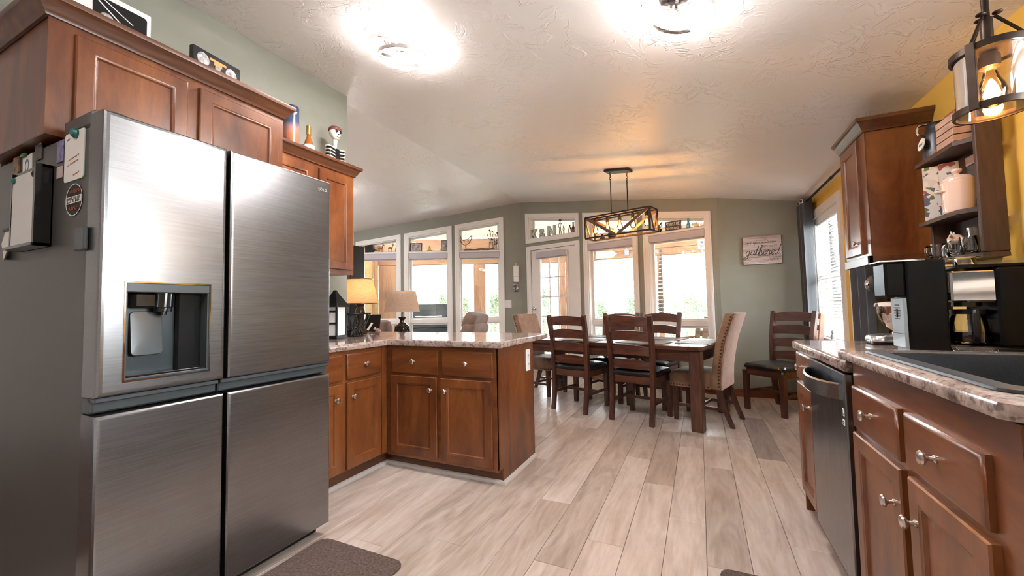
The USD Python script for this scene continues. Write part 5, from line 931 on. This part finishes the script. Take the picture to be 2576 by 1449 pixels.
for ch, ad in zip("gathered", (1.15, 1.12, .78, 1.06, .90, .92, .90, 1.1)):
    for st in CUR[ch]:
        P = spline(np.array(st), 6); P = np.c_[x + (P[:, 0] + .22 * P[:, 1]) * .044, .112 + P[:, 1] * .050]; t.add("lettering", xf(mv(prism(sg.LineString(P).buffer(.0034, 4), .0007), (0, 0, .0302)), FZ), m_ink, kind="stuff")
    x += ad * .0425
t.add("jar_drawing", [xf(mv(prism(sg.LineString(P).buffer(.0014), .0004), (0, 0, .0302)), FZ) for P in ([(.14, .30), (.15, .315), (.21, .32), (.25, .31), (.25, .295), (.20, .285), (.15, .288), (.14, .30)], [(.15, .285), (.13, .26), (.125, .22)], [(.25, .29), (.268, .262)], [(.14, .06), (.15, .03), (.20, .02), (.25, .03), (.27, .06)], [(.15, .04), (.20, .03), (.25, .04)])], m_ink2, kind="stuff")
# curtain rod and curtains
t = Thing("curtain_rod", "dark curtain rod running along the top of the yellow wall", "curtain rod", (1.10, 4.6, 2.2)); t.add("rod", cyl((1.10, 5.50, 2.205), (1.10, 3.38, 2.205), .011, n=12), m_iron); t.add("sleeve", cyl((1.10, 4.42, 2.205), (1.10, 4.36, 2.205), .0135, n=12), m_iron)
for y in (5.46, 3.41): t.add("bracket", [bar((1.10, y, 2.203), (1.189, y, 2.203), .012, .018)], m_iron); t.add("finial", ball((1.10, y + (.05 if y > 5 else -.05), 2.205), .02, 2), m_iron)
m_curt = noisy("charcoal_curtain", [(.4, (.030, .034, .042)), (.6, (.042, .047, .056))], 60., .65, stretch=(1, 1, .1), sheen_weight=.35)
def curtain(y0, y1, waves, amp, z0, label, zt=2.235, x0=1.10):
    t = Thing("curtain", label, "curtain", (x0, (y0 + y1) / 2, z0)); n = 12 * waves
    def ringz(z, a, sq):
        s = np.linspace(0, 1, n); ym = (y0 + y1) / 2; y = ym + (y0 + (y1 - y0) * s - ym) * sq; x = x0 - a * np.cos(2 * math.pi * waves * s); d = np.c_[np.gradient(x), np.gradient(y)]; d /= np.linalg.norm(d, axis=1)[:, None]; nn = np.c_[-d[:, 1], d[:, 0]] * .0015
        return np.vstack([np.c_[np.c_[x, y] + nn, np.full(n, z)], np.c_[np.c_[x, y] - nn, np.full(n, z)][::-1]])
    t.add("cloth", loft([ringz(z0 + (zt - z0) * q, amp * k, sq) for q, k, sq in ((0, 1.0, .96), (.2, .95, .93), (.5, .95, .92), (.8, 1.0, .97), (.95, 1.05, 1), (1, 1.05, 1))], False, False), m_curt)
    for k in range(waves):
        y = y0 + (y1 - y0) * k / waves + .012; c = np.array((x0 - amp * 1.05 - .004, y, 2.203)); u = np.array((.45, -.893, 0))
        t.add("grommet", tube([c + u * .022 * math.cos(a) + np.array((0, 0, .022)) * math.sin(a) for a in np.arange(24) * math.pi / 12], .0045, 6, closed=True), m_chrome)
curtain(5.24, 5.50, 2, .050, .06, "charcoal grommet curtain hanging in the corner beside the sign"); curtain(3.42, 3.90, 3, .045, .06, "charcoal curtain at the near side of the right window, behind the mixer")
t = Thing("folding_stool", "pale wooden folding stool leaning in the corner behind the diagonal chair", "stool", (1.12, 5.12, 0)); m_beech = wood("beech", [(.3, (.46, .27, .19)), (.7, (.62, .42, .33))], (1, 1, .15), 8., .5)
for y in (5.03, 5.20): t.add("rail", bar((1.02, y, 0), (1.13, y, .99), .022, .045, (1, 0, 0), .004), m_beech)
for z in (.30, .48, .66, .84, .96): t.add("rung", bar((1.02 + .111 * z, 5.03, z), (1.02 + .111 * z, 5.20, z), .014, .055, (0, 0, 1), .003), m_beech)
t = Thing("window_ornament", "small grey ornament standing on the right window sill", "ornament", (1.163, 4.86, .745)); t.add("body", [xf(lathe([(0, 0), (.022, 0), (.022, .03), (.010, .05), (.016, .07), (.009, .085), (0, .088)], 14), trimesh.transformations.translation_matrix((1.163, 4.86, .7455)))], pbr("grey_glaze", (.30, .33, .35), .3))

# ---------------------------------------------------------------- right counter
ZC = .9005
t = Thing("pod_coffee_machine", "slim black coffee machine with a grey slotted front, between mixer and coffee maker", "coffee machine", (.85, 2.145, ZC))
PY0, PY1 = 2.085, 2.205; FM = wallf((.7395, 0), (0, -1))
t.add("column", box(.74, .858, PY0, PY1, ZC, 1.266, .006), m_jet); t.add("brew_head", box(.676, .7395, PY0 + .001, PY1 - .001, 1.122, 1.262, .008), m_jet); t.add("top_trim", box(.664, .80, PY0 - .001, PY1 + .001, 1.2625, 1.2695, .003), m_chrome)
p = t.add("front_panel", wb(FM, -PY1 + .004, -PY0 - .003, ZC + .02, 1.119, 0, .012, .003), pbr("panel_grey", (.22, .27, .30), .4))
for k in range(6): t.add("vent_slot", wb(FM, -PY1 + .030 + .004 * abs(k - 2.5), -PY0 - .028 - .004 * abs(k - 2.5), 1.088 - .011 * k, 1.0925 - .011 * k, .012, .0126), m_ink, under=p)
t.add("button", wb(FM, -2.150, -2.141, 1.04, 1.075, .0122, .015, .001), m_black, under=p); t.add("seam", wb(FM, -PY1 + .006, -PY0 - .005, .975, .9775, .012, .0125), m_black, under=p)
t = Thing("stand_mixer", "black and silver stand mixer with a polished bowl on the right counter", "mixer", (.878, 2.52, ZC), 178, local=True)
m_silver = pbr("mixer_silver", (.62, .61, .60), .22, .9)
def rrz(x0, x1, w0, z, r=.03): q = rrect(x1 - x0, w0, r, 5); return np.c_[q[:, 0] + (x0 + x1) / 2, q[:, 1], np.full(len(q), z)]
t.add("foot_pad", loft([rrz(-.16, .13, .15, 0), rrz(-.165, .135, .155, .004), rrz(-.165, .135, .155, .014)]), m_black); t.add("base", loft([rrz(-.168, .14, .16, .0145, .05), rrz(-.17, .142, .165, .024, .055), rrz(-.165, .136, .15, .040, .05), rrz(-.15, .10, .12, .048, .04)]), m_silver)
t.add("column", loft([rrz(-.165, -.09, .11, .048), rrz(-.16, -.105, .09, .12), rrz(-.165, -.105, .085, .20), rrz(-.17, -.07, .10, .235)]), m_black)
R = []
for x, w, h in ((-.19, .05, .05), (-.175, .095, .09), (-.12, .115, .105), (0, .115, .105), (.07, .105, .10), (.115, .085, .085), (.125, .05, .05)):
    q = rrect(w, h, min(w, h) * .42, 5); R.append(np.c_[np.full(len(q), x), q[:, 0], q[:, 1] + .290])
t.add("head", loft(R), m_black); R = [np.c_[np.full(24, x), q[:, 0], q[:, 1] + .290] for x, q in ((.045, rrect(.116, .107, .045, 5)), (.060, rrect(.114, .106, .045, 5)))]
t.add("trim_band", loft(R), m_chrome); t.add("hub", xf(lathe([(.022, 0), (.022, .012), (.012, .016)], 18), trimesh.transformations.translation_matrix((.120, 0, .290)) @ rot(90, (0, 1, 0))), m_chrome); t.add("beater_shaft", cyl((0, 0, .205), (0, 0, .245), .012, n=12), m_chrome)
for x0, x1, z0, z1, mm in ((.062, .112, .300, .325, pbr("green_label", (.20, .30, .27), .4)), (.064, .085, .301, .324, m_paper), (.066, .108, .258, .288, pbr("tan_label", (.50, .42, .32), .5))): t.add("label", box(x0, x1, .0535, .0555 if mm is not m_paper else .0565, z0, z1), mm)
t.add("bowl", mv(lathe([(.036, 0), (.045, .0), (.047, .008), (.040, .012), (.067, .032), (.088, .068), (.097, .104), (.099, .135), (.102, .137), (.097, .139), (.094, .108), (.081, .063), (.027, .027)], 36), (.0, 0, .049)), m_chrome)
t.add("bowl_handle", tube(spline([(.0, .095, .17), (.0, .142, .165), (.0, .137, .11), (.0, .092, .09)], 6), .007, 8), m_chrome)
t.add("bowl_cover", mv(lathe([(.0, .008), (.06, .010), (.104, .002), (.108, -.012), (.106, -.014)], 36, False), (.0, 0, .194)), noisy("cow_print_cloth", [(.46, (.62, .58, .54)), (.48, (.62, .58, .54)), (.5, (.03, .025, .022)), (1, (.03, .025, .022))], 22., .6, obj=True, detail=1.))
t.add("speed_knob", xf(lathe([(.012, 0), (.014, .012), (.006, .016)], 14), trimesh.transformations.translation_matrix((-.04, .058, .290)) @ rot(-90, (1, 0, 0))), m_black)
# coffee maker
t = Thing("coffee_maker", "steel and black drip coffee maker with a glass carafe, at the right picture edge", "coffee maker", (1.0, 2.17, ZC))
y0, y1 = 2.085, 2.295
t.add("base", box(.87, 1.15, y0, y1, ZC, .932, .008), m_blackgl); t.add("tower", box(.993, 1.165, y0, y1, .932, 1.225, .008), m_jet); t.add("water_gauge", wb(wallf((0, y0 - .0005), (1, 0)), 1.075, 1.085, .99, 1.20, 0, .002, .0008), pbr("gauge_grey", (.14, .14, .14), .3))
h = t.add("brew_head", box(.868, .992, y0 + .001, y1 - .001, 1.098, 1.216, .006), m_chrome); t.add("control_panel", wb(wallf((.8675, 0), (0, -1)), -y1 + .012, -y0 - .012, 1.135, 1.215, 0, .002, .001), pbr("panel_dark", (.09, .095, .10), .4), under=h); t.add("display", wb(wallf((.8675, 0), (0, -1)), -2.20, -2.13, 1.108, 1.132, 0, .0025, .001), pbr("display_grey", (.45, .50, .50), .2), under=h)
t.add("lid", box(.885, 1.16, y0 + .006, y1 - .006, 1.2255, 1.238, .006), m_jet); t.add("shower", cyl((.94, 2.165, 1.08), (.94, 2.165, 1.105), .04, n=20), m_blackgl)
c = t.add("carafe", mv(lathe([(.0, 0), (.052, 0), (.060, .01), (.062, .06), (.055, .10), (.044, .128), (.046, .135), (.043, .135), (.041, .128), (.052, .098), (.059, .06), (.057, .012), (0, .004)], 28), (.942, 2.165, .9335)), m_clear); t.add("coffee", mv(lathe([(0, .005), (.055, .013), (.0575, .05), (0, .05)], 24), (.942, 2.165, .9335)), pbr("coffee", (.012, .006, .004), .1), under=c); t.add("carafe_band", mv(ringband(.0455, .0485, .118, .136, 28), (.942, 2.165, .9335)), m_black, under=c)
t.add("carafe_handle", tube(spline([(.942 + .0, 2.165 - .047, 1.062), (.93, 2.085, 1.06), (.93, 2.085, .99), (.94, 2.112, .955)], 6), .010, 8), m_black, under=c)
t = Thing("red_canister", "red canister half hidden behind the coffee carafe", "canister", (1.04, 2.33, ZC), local=True); t.add("tin", lathe([(0, 0), (.020, 0), (.021, .003), (.021, .17), (.018, .178), (0, .178)], 18), pbr("red_tin", (.50, .06, .03), .35))
t = Thing("glass_jar", "glass jar with a wide lid standing on top of the coffee maker", "jar", (.955, 2.19, 1.2383), local=True); t.add("jar", lathe([(0, 0), (.03, 0), (.032, .004), (.032, .03), (.028, .03), (.028, .006), (0, .004)], 20), m_clear); t.add("lid", lathe([(0, .0305), (.046, .0305), (.047, .034), (.02, .038), (0, .038)], 20), m_clear)
t = Thing("glass_dish", "small cut-glass spoon rest on the counter behind the sink", "dish", (.80, 1.815, .936), -20, local=True); t.add("dish", loft([np.c_[rrect(.10, .035, .006, 2), np.full(12, z)] * (k, k, 1) for z, k in ((0, .8), (.004, .95), (.016, 1.0), (.016, .85), (.007, .7))]), m_clear)

# ---------------------------------------------------------------- open wall shelf with crockery
t = Thing("wall_shelf", "dark rustic open shelf unit on the yellow wall over the coffee maker", "shelf", (1.10, 2.5, 1.28))
XF = 1.02
for z in (1.792, 1.494): t.add("shelf_board", polyslab([(XF, 2.70), (XF, 2.365), (XF + .05, 2.322), (1.141, 2.322), (1.141, 2.70)], [(0, z - .020), (.001, z - .001), (.002, z)]), m_shelf)
t.add("shelf_board", polyslab([(XF + .01, 2.70), (XF + .01, 2.36), (1.060, 2.300), (1.141, 2.300), (1.141, 2.70)], [(0, 1.280), (.001, 1.299), (.002, 1.30)]), m_shelf)
t.add("side_panel", box(1.062, 1.142, 2.300, 2.321, 1.3005, 1.97, .003), m_shelf); t.add("side_panel", box(1.062, 1.141, 2.68, 2.70, 1.3005, 1.772, .003), m_shelf); t.add("back_board", box(1.1412, 1.188, 2.45, 2.70, 1.285, 1.96, .002), m_shelf)
s1, s2, s3 = 1.7925, 1.4945, 1.3005
t = Thing("milk_can", "dark metal milk can with a round white tag on the top shelf", "can", (1.080, 2.625, s1), local=True); t.add("can", lathe([(0, 0), (.052, 0), (.054, .01), (.054, .11), (.036, .145), (.034, .165), (.042, .175), (0, .175)], 24), pbr("slate_metal", (.05, .052, .06), .35, .5)); t.add("handle", tube(spline([(-.045, -.02, .11), (-.075, -.02, .13), (-.072, -.02, .165), (-.04, -.02, .17)], 5), .005, 6), m_chrome); t.add("tag", xf(lathe([(0, 0), (.030, 0), (.030, .004), (0, .004)], 24), trimesh.transformations.translation_matrix((-.064, -.022, .075)) @ rot(-80, (0, 1, 0))), m_paper)
t.add("lettering", xf(textfit("MILK", .034, .013, .0004, True), frame((-.0695, -.006, .068), (-.0, -1, 0), (.17, 0, .985), (-.985, 0, .17))), m_ink2)
t = Thing("glass_canister", "clear glass canister beside the milk can on the top shelf", "canister", (1.10, 2.535, s1), local=True); t.add("jar", lathe([(0, 0), (.034, 0), (.036, .01), (.036, .13), (.03, .145), (.028, .145), (.033, .128), (.033, .012), (0, .006)], 24), m_clear); t.add("lid", lathe([(0, .146), (.034, .146), (.034, .16), (.01, .168), (0, .178)], 20), m_clear)
m_slatw = wood("pink_slat_wood", [(.3, (.42, .24, .17)), (.7, (.58, .38, .29))], (.2, .2, 1), 10., .55)
t = Thing("slatted_crate", "pale slatted wooden crate on the top shelf", "crate", (1.09, 2.445, s1)); 
for k in range(4): t.add("slat", [box(1.026, 1.139, 2.365, 2.371, s1 + .002 + .032 * k, s1 + .030 + .032 * k, .001), box(1.026, 1.032, 2.371, 2.50, s1 + .002 + .032 * k, s1 + .030 + .032 * k, .001), box(1.133, 1.139, 2.371, 2.50, s1 + .002 + .032 * k, s1 + .030 + .032 * k, .001)], m_slatw)
for x in (1.032, 1.127):
    for y in (2.371, 2.49): t.add("corner_post", box(x, x + .006, y, y + .008, s1, s1 + .126), m_shelf)
t.add("base", box(1.032, 1.133, 2.371, 2.50, s1, s1 + .004), m_slatw)
single("red_box", box(1.045, 1.12, 2.39, 2.47, s1 + .0042, s1 + .15, .002), pbr("brick_red_box", (.22, .055, .035), .5), "brick red box standing in the slatted crate", "box")
t = Thing("pebble", "round brown pebble at the shelf edge before the crate", "stone", (1.035, 2.475, s1)); t.place((1.026 + .012, 2.525, s1)); t.local = True; t.add("stone", ball((0, 0, .012), (.012, .016, .012), 2), m_tan)
t = Thing("glass_tumbler", "small glass tumbler at the near end of the top shelf", "glass", (1.11, 2.343, s1), local=True); t.add("glass", lathe([(0, 0), (.016, 0), (.019, .08), (.0175, .08), (.0145, .004), (0, .004)], 20), m_clear)
def page():
    N = {"c": ("geometry", {}), "n": ("voronoi_texture", {"scale": 55.}), "r": ("rgb_ramp", {"ramp": [(0, (.62, .57, .52)), (.55, (.62, .57, .52)), (.56, (.30, .06, .05)), (.68, (.30, .06, .05)), (.69, (.55, .50, .45)), (.84, (.55, .50, .45)), (.85, (.06, .09, .16)), (.92, (.06, .09, .16)), (.93, (.10, .14, .05))], "interpolate": False}), "s": ("separate_color", {}), "p": ("principled_bsdf", {"roughness": .35})}
    return mat("cookbook_print", N, [("c.position", "n.vector"), ("n.color", "s.color"), ("s.r", "r.fac"), ("r.color", "p.base_color")])
m_page = page()
for k, (y, lb) in enumerate(((2.655, "printed recipe booklet nearest the cabinet on the middle shelf"), (2.612, "printed recipe booklet beside the white crock"))):
    t = Thing("booklet", lb, "booklet", (1.08, y, s2)); Mb = trimesh.transformations.translation_matrix((1.03 + .045 * k, y, s2)) @ rotz(-22 - 6 * k) @ rot(6, (1, 0, 0)); t.add("cover", xf(box(0, .066, -.002, 0, .0005, .262, .0005), Mb), m_page); t.add("pages", xf(box(.002, .064, .0001, .004, .002, .258), Mb), m_paper)
m_crock = pbr("cream_ceramic", (.68, .52, .44), .12)
t = Thing("crock", "cream ceramic crock with a knobbed lid on the middle shelf", "crock", (1.066, 2.452, s2), local=True); t.add("pot", lathe([(0, 0), (.047, 0), (.051, .008), (.053, .06), (.054, .125), (.056, .132), (.055, .140), (0, .140)], 32), m_crock); t.add("lid", lathe([(.055, .1405), (.053, .150), (.04, .162), (.012, .166), (.008, .175), (.018, .186), (.017, .196), (0, .198)], 32), m_crock)
for s in (-1, 1): t.add("handle", tube(spline([(s * .012 - .055, -.02 * s, .10), (-.073, -.0 * s, .10), (-.053, .02 * s, .10)], 4), .006, 6), m_crock) if s > 0 else None
m_plate2 = pbr("black_stoneware", (.02, .02, .022), .2)
for k, (r, lb) in enumerate(((.052, "pale wooden trivet wedged under the top shelf"),)):
    t = Thing("baking_tray", "black trays stacked behind the crock lid on the middle shelf", "tray", (1.14, 2.45, s2 + .20)); t.place((1.13, 2.50, s2)); 
    t.add("tray", box(1.127, 1.1405, 2.40, 2.515, s2 + .0, s2 + .262, .003), m_plate2); t.add("rim", box(1.1235, 1.127, 2.402, 2.513, s2 + .215, s2 + .255, .001), m_slatw)
t = Thing("cow_mug", "white ceramic cow-shaped jug on the lowest shelf", "jug", (1.062, 2.52, s3), -125, local=True); m_cow = noisy("cow_glaze", [(.47, (.68, .58, .52)), (.5, (.68, .58, .52)), (.53, (.04, .03, .03)), (1, (.04, .03, .03))], 16., .2, obj=True, detail=0.); m_cowp = pbr("cow_cream_glaze", (.66, .47, .37), .2)
t.add("body", lathe([(0, 0), (.030, 0), (.034, .01), (.034, .045), (.028, .06), (0, .065)], 20), m_cow); t.add("head", ball((0, .012, .080), (.030, .028, .026), 2), m_cowp); t.add("muzzle", ball((0, .036, .070), (.027, .018, .017), 2), m_cowp)
for s in (-1, 1): t.add("ear", ball((s * .038, .006, .094), (.016, .006, .009), 1), m_cowp); t.add("horn", cyl((s * .014, .006, .100), (s * .020, .004, .118), .006, .002, 8), m_box); t.add("eye", ball((s * .013, .036, .088), (.004, .003, .004), 1), m_black); t.add("nostril", ball((s * .009, .0535, .072), (.003, .002, .003), 1), m_black)
g0 = None
for x, y, lb in ((1.050, 2.615, "glass mug with a curled handle left of the cow jug"), (1.045, 2.455, "glass mug right of the cow jug on the lowest shelf"), (1.05, 2.365, "glass mug at the near end of the lowest shelf")):
    if g0 is None:
        g0 = Thing("glass_mug", lb, "mug", (x, y, s3), 200, "glass mugs on the lowest shelf", local=True); g0.add("glass", lathe([(0, 0), (.024, 0), (.030, .012), (.032, .04), (.028, .075), (.0265, .075), (.030, .04), (.028, .014), (0, .006)], 22), m_clear); g0.add("handle", tube(spline([(.028, 0, .065), (.052, 0, .060), (.050, 0, .025), (.030, 0, .018)], 5), .004, 6), m_clear)
    else: dup(g0, (x, y, s3), 230, lb)
t = Thing("glass_bowl", "large clear glass bowl at the back of the lowest shelf", "bowl", (1.108, 2.44, s3), local=True); t.add("bowl", lathe([(0, 0), (.016, 0), (.022, .02), (.028, .08), (.030, .12), (.0285, .12), (.0265, .08), (.02, .022), (0, .005)], 24), m_clear)

# ---------------------------------------------------------------- floor mats
m_rug = noisy("brown_loop_mat", [(.3, (.055, .036, .030)), (.5, (.10, .068, .056)), (.7, (.16, .115, .10))], 90., .95, bump=.8, bscale=240., dist=.004)
single("floor_mat", xf(rbox(.50, .80, .012, .045, .004), trimesh.transformations.translation_matrix((-1.455, 1.035, .0003))), m_rug, "brown looped floor mat in front of the refrigerator", "mat")
single("floor_mat", xf(rbox(.40, .75, .012, .045, .004), trimesh.transformations.translation_matrix((.235, 1.555, .0003))), m_rug, "brown floor mat by the sink, just showing at the bottom edge", "mat")

# ---------------------------------------------------------------- on the porch
ZP = -.03
t = Thing("barbecue_grill", "black covered barbecue grill on the porch behind the middle window", "grill", (-4.86, 6.62, ZP), 25, local=True); m_grill = pbr("grill_black", (.035, .042, .045), .3, .3)
t.add("cart", box(-.36, .36, -.22, .22, .12, .78, .01), m_grill); q = [(-.25, .86), (-.25, .98), (-.20, 1.14), (-.08, 1.24), (.08, 1.24), (.22, 1.12), (.25, .86)]
t.add("firebox", box(-.38, .38, -.25, .25, .782, .858, .01), m_grill); t.add("hood", xf(mv(prism(q, .70), (0, 0, -.35)), frame((0, 0, 0), (0, 1, 0), (0, 0, 1), (1, 0, 0))), m_grill)
t.add("hood_handle", [cyl((-.26, -.29, 1.0), (.26, -.29, 1.0), .013, n=10), bar((-.22, -.24, 1.0), (-.22, -.29, 1.0), .02, .02), bar((.22, -.24, 1.0), (.22, -.29, 1.0), .02, .02)], m_silver)
for s in (-1, 1): t.add("side_shelf", box(s * .385, s * .66, -.22, .22, .82, .86, .008), m_grill)
for sx in (-.32, .32):
    for sy in (-.18, .18): t.add("caster", lathe([(0, 0), (.03, 0), (.03, .12), (0, .12)], 12).apply_translation((sx, sy, 0)), m_black)
t.add("chimney", box(.40, .52, -.06, .10, .862, 1.42, .01), m_grill)
t = Thing("deck_chair", "brown slatted deck chair on the porch behind the right tall window", "chair", (.02, 6.9, ZP), 150, local=True); m_deckc = pbr("brown_stained_wood", (.085, .05, .03), .6)
for k in range(5): t.add("back_slat", bar((-.24 + .12 * k, -.22, .36), (-.29 + .145 * k, -.42, .98 - .05 * abs(k - 2)), .085, .02, (0, 1, 0), .003), m_deckc)
for k in range(5): t.add("seat_slat", bar((-.28, -.18 + .11 * k, .36 + .02 * k), (.28, -.18 + .11 * k, .36 + .02 * k), .02, .09, (0, 1, 0), .003), m_deckc)
for s in (-1, 1): t.add("arm", box(s * .28, s * .40, -.30, .36, .60, .622, .004), m_deckc); t.add("leg", box(s * .30, s * .34, .26, .34, 0, .60, .003), m_deckc); t.add("leg", box(s * .30, s * .34, -.28, -.20, 0, .60, .003), m_deckc); t.add("cross_rail", bar((s * .29, .30, .42), (s * .29, -.26, .33), .025, .07, (0, 0, 1)), m_deckc)
t.add("back_rail", bar((-.30, -.33, .66), (.30, -.33, .66), .02, .09, (0, 0, 1), .003), m_deckc)
t = Thing("arrow_sign", "grey arrow sign lettered drinks on the porch beam", "sign", (FSC @ (.92, 2.10, .02, 1))[:3]); Fs = FSC; m_sg = pbr("grey_painted_sign", (.36, .33, .29), .6)
t.add("board", wpoly(Fs, [(.70, 2.10), (1.05, 2.10), (1.15, 2.175), (1.05, 2.25), (.70, 2.25)], .0135, .025), m_sg); t.add("outline", wpoly(Fs, sg.Polygon([(.70, 2.10), (1.05, 2.10), (1.15, 2.175), (1.05, 2.25), (.70, 2.25)], [[(.712, 2.112), (1.046, 2.112), (1.132, 2.175), (1.046, 2.238), (.712, 2.238)]]), .025, .0265), m_paper); t.add("lettering", xf(textfit("drinks", .25, .075, .001, True, .2), at(Fs, .73, 2.138, .0252)), m_paper, kind="stuff"); t.add("heart", [xf(ball((0, 0, 0), (.017, .018, .002), 1), at(Fs, 1.015 + d, 2.165, .026)) for d in (0, .03)], m_paper, kind="stuff")
t = Thing("hanging_tag", "blue-grey bottle-shaped tag on the porch beam", "plaque", (FSC @ (1.34, 2.12, .02, 1))[:3]); t.add("tag", wpoly(FSC, [(1.295, 2.12), (1.385, 2.12), (1.385, 2.23), (1.355, 2.25), (1.355, 2.29), (1.325, 2.29), (1.325, 2.25), (1.295, 2.23)], .0135, .024), pbr("blue_grey_tag", (.22, .24, .30), .6)); t.add("label", wb(FSC, 1.31, 1.37, 2.15, 2.205, .024, .0255), m_sg)
t = Thing("cup_plaque", "pale square plaque with a dark heart and cup on the porch beam", "plaque", (FSC @ (2.725, 2.13, .02, 1))[:3]); t.add("board", wb(FSC, 2.655, 2.80, 2.13, 2.31, .0135, .024, .002), m_sg); t.add("heart", xf(mv(prism([(0, -.03), (.03, .005), (.02, .025), (0, .012), (-.02, .025), (-.03, .005)], .002), (0, 0, 0)), at(FSC, 2.73, 2.265, .024)), m_ink); t.add("cup", xf(mv(prism([(-.04, .03), (.04, .03), (.028, -.02), (-.028, -.02)], .002), (0, 0, 0)), at(FSC, 2.73, 2.185, .024)), m_ink2); t.add("saucer", wb(FSC, 2.675, 2.785, 2.145, 2.153, .024, .026), m_ink2)
t = Thing("gathered_blind", "narrow striped blind bunched beside the right porch door", "blind", (FSC @ (1.965, .9, .06, 1))[:3])
for k in range(34): z = .93 + .038 * k; w = .115 - .0022 * k; t.add("slat", wb(FSC, 2.02 - w, 2.02 - .012, z, z + .022, .02, .045), m_sg if k % 2 else m_dkgrey)
t.add("cord", cyl((FSC @ (1.99, .9, .05, 1))[:3], (FSC @ (2.0, 2.24, .05, 1))[:3], .004, n=5), m_dkgrey)

# ---------------------------------------------------------------- outside
m_grass = noisy("dry_hillside", [(.3, (.07, .085, .05)), (.6, (.13, .135, .085))], .2, .9)
gx = []; nx, ny = 24, 22; V = []; Fc = []
for j in range(ny):
    for i in range(nx):
        x = -60 + 120 * i / (nx - 1); y = 8.9 + 110 * (j / (ny - 1)) ** 1.6; d = y - 8.9; V.append((x, y, -.35 - .16 * d + .0006 * d * d + 1.2 * (meshkit.noise((x * .08, y * .08, 0)) - .5) * min(1, d / 6)))
for j in range(ny - 1):
    for i in range(nx - 1): a = j * nx + i; Fc += [(a, a + 1, a + nx + 1), (a, a + nx + 1, a + nx)]
single("ground", TM(V, Fc), m_grass, None, None, None, "structure", smooth=True)
def hillmat(n, c): return pbr(n, c, 1.)
def ridge(name, y0, h, x0, x1, seed, m, zb=-60):
    xs = np.linspace(x0, x1, 60); top = h * (.45 + .75 * meshkit.fbm(np.c_[xs * .004, np.full(60, seed), np.zeros(60)], 4)); R = []
    for i, x in enumerate(xs): R.append([(x, y0 - 120, zb), (x, y0, top[i]), (x, y0 + 160, zb)])
    single(name, loft(R), m, None, None, None, "structure", smooth=True)
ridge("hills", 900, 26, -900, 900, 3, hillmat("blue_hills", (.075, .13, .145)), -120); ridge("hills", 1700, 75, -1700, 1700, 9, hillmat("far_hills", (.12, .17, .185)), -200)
m_leaf = mat("pine_foliage", {"c": ("geometry", {}), "n": ("noise_texture", {"scale": 2.5, "detail": 3.}), "r": ("rgb_ramp", {"ramp": [(.3, (.055, .075, .04)), (.7, (.13, .155, .09))]}), "d": ("diffuse_bsdf", {}), "t": ("translucent_bsdf", {}), "x": ("mix_closure", {"fac": .35})}, [("c.position", "n.vector"), ("n.fac", "r.fac"), ("r.color", "d.color"), ("r.color", "t.color"), ("d.BSDF", "x.closure1"), ("t.BSDF", "x.closure2")], "x.closure")
m_bark = pbr("bark", (.14, .09, .06), .9)
def tree(label, h, r, seed, conic):
    g = np.random.default_rng(seed); t = Thing("pine_tree", label, "tree", (0, 0, 0), 0, "trees beyond the porch", local=True); t.add("trunk", tube([(0, 0, -.6), (.05, .02, h * .4), (0, 0, h * .95)], [.13, .09, .02], 7), m_bark)
    V, F_ = [], []
    for k in range(110):
        z = h * g.uniform(.12, 1.0); rr_ = r * ((1 - z / h) ** .75 if conic else math.sin(math.pi * min(.98, z / h)) ** .6) * g.uniform(.35, 1.05); a = g.uniform(0, 6.283); c = np.array((rr_ * math.cos(a), rr_ * math.sin(a), z))
        for _ in range(44):
            p = c + g.normal(0, .16, 3) * (1, 1, .8); d = g.normal(0, 1, (2, 3)); d /= np.linalg.norm(d, axis=1)[:, None]; s = g.uniform(.025, .06); n = len(V); V += [p - d[0] * s, p + d[0] * s, p + d[1] * s * .8]; F_.append((n, n + 1, n + 2))
    t.add("foliage", TM(V, F_), m_leaf, kind="stuff", smooth=False); return t
tr = [tree("", 2.9, .95, 11, True), tree("", 2.2, 1.1, 12, False)]
def gz(x, y): d = y - 8.9; return -.35 - .16 * d + .0006 * d * d
def along(px, dist):
    v = fw * 1 + rt * ((px - 1288) / FPX); v = v[:2] / np.linalg.norm(v[:2]); return v * dist
SP = [(935, 15, 1, "the pine seen through the small end window"), (1110, 17, 0, "the pine above the barbecue grill"), (1168, 19.5, 0, "the pine left of the porch post in the right of the left windows"), (1248, 14.5, 0, "tall pine right of the porch post in the left windows"), (1300, 20, 1, "pine just left of the glazed door"), (1362, 16, 0, "pine seen at the left edge of the glazed door"),
      (1512, 16, 0, "pine at the left of the window behind the chandelier"), (1548, 24, 1, "distant bushy tree in the window behind the chandelier"), (1592, 18, 0, "pine at the right of the window behind the chandelier"), (1690, 25, 1, "bushy tree left of the door handle in the right tall window"), (1738, 14, 1, "large bushy tree in the right tall window"), (1774, 27, 0, "pine at the right edge of the right tall window"), (1060, 22, 1, "bushy tree behind the grill at left"), (1640, 28, 0, "far pine between the two tall windows")]
for k, (px, dd, kind, lb) in enumerate(SP):
    x, y = along(px, dd); src = tr[kind]; z = gz(x, y); s = 0
    if k in (0, 1): tr[1 - k if 0 else kind].place((x, y, z), 0); tr[kind].prim.SetCustomDataByKey("label", lb) if not tr[kind].prim.GetCustomDataByKey("label") else None
    else: dup(src, (x, y, z + (.3 if k % 3 else -.2)), 57 * k, lb)
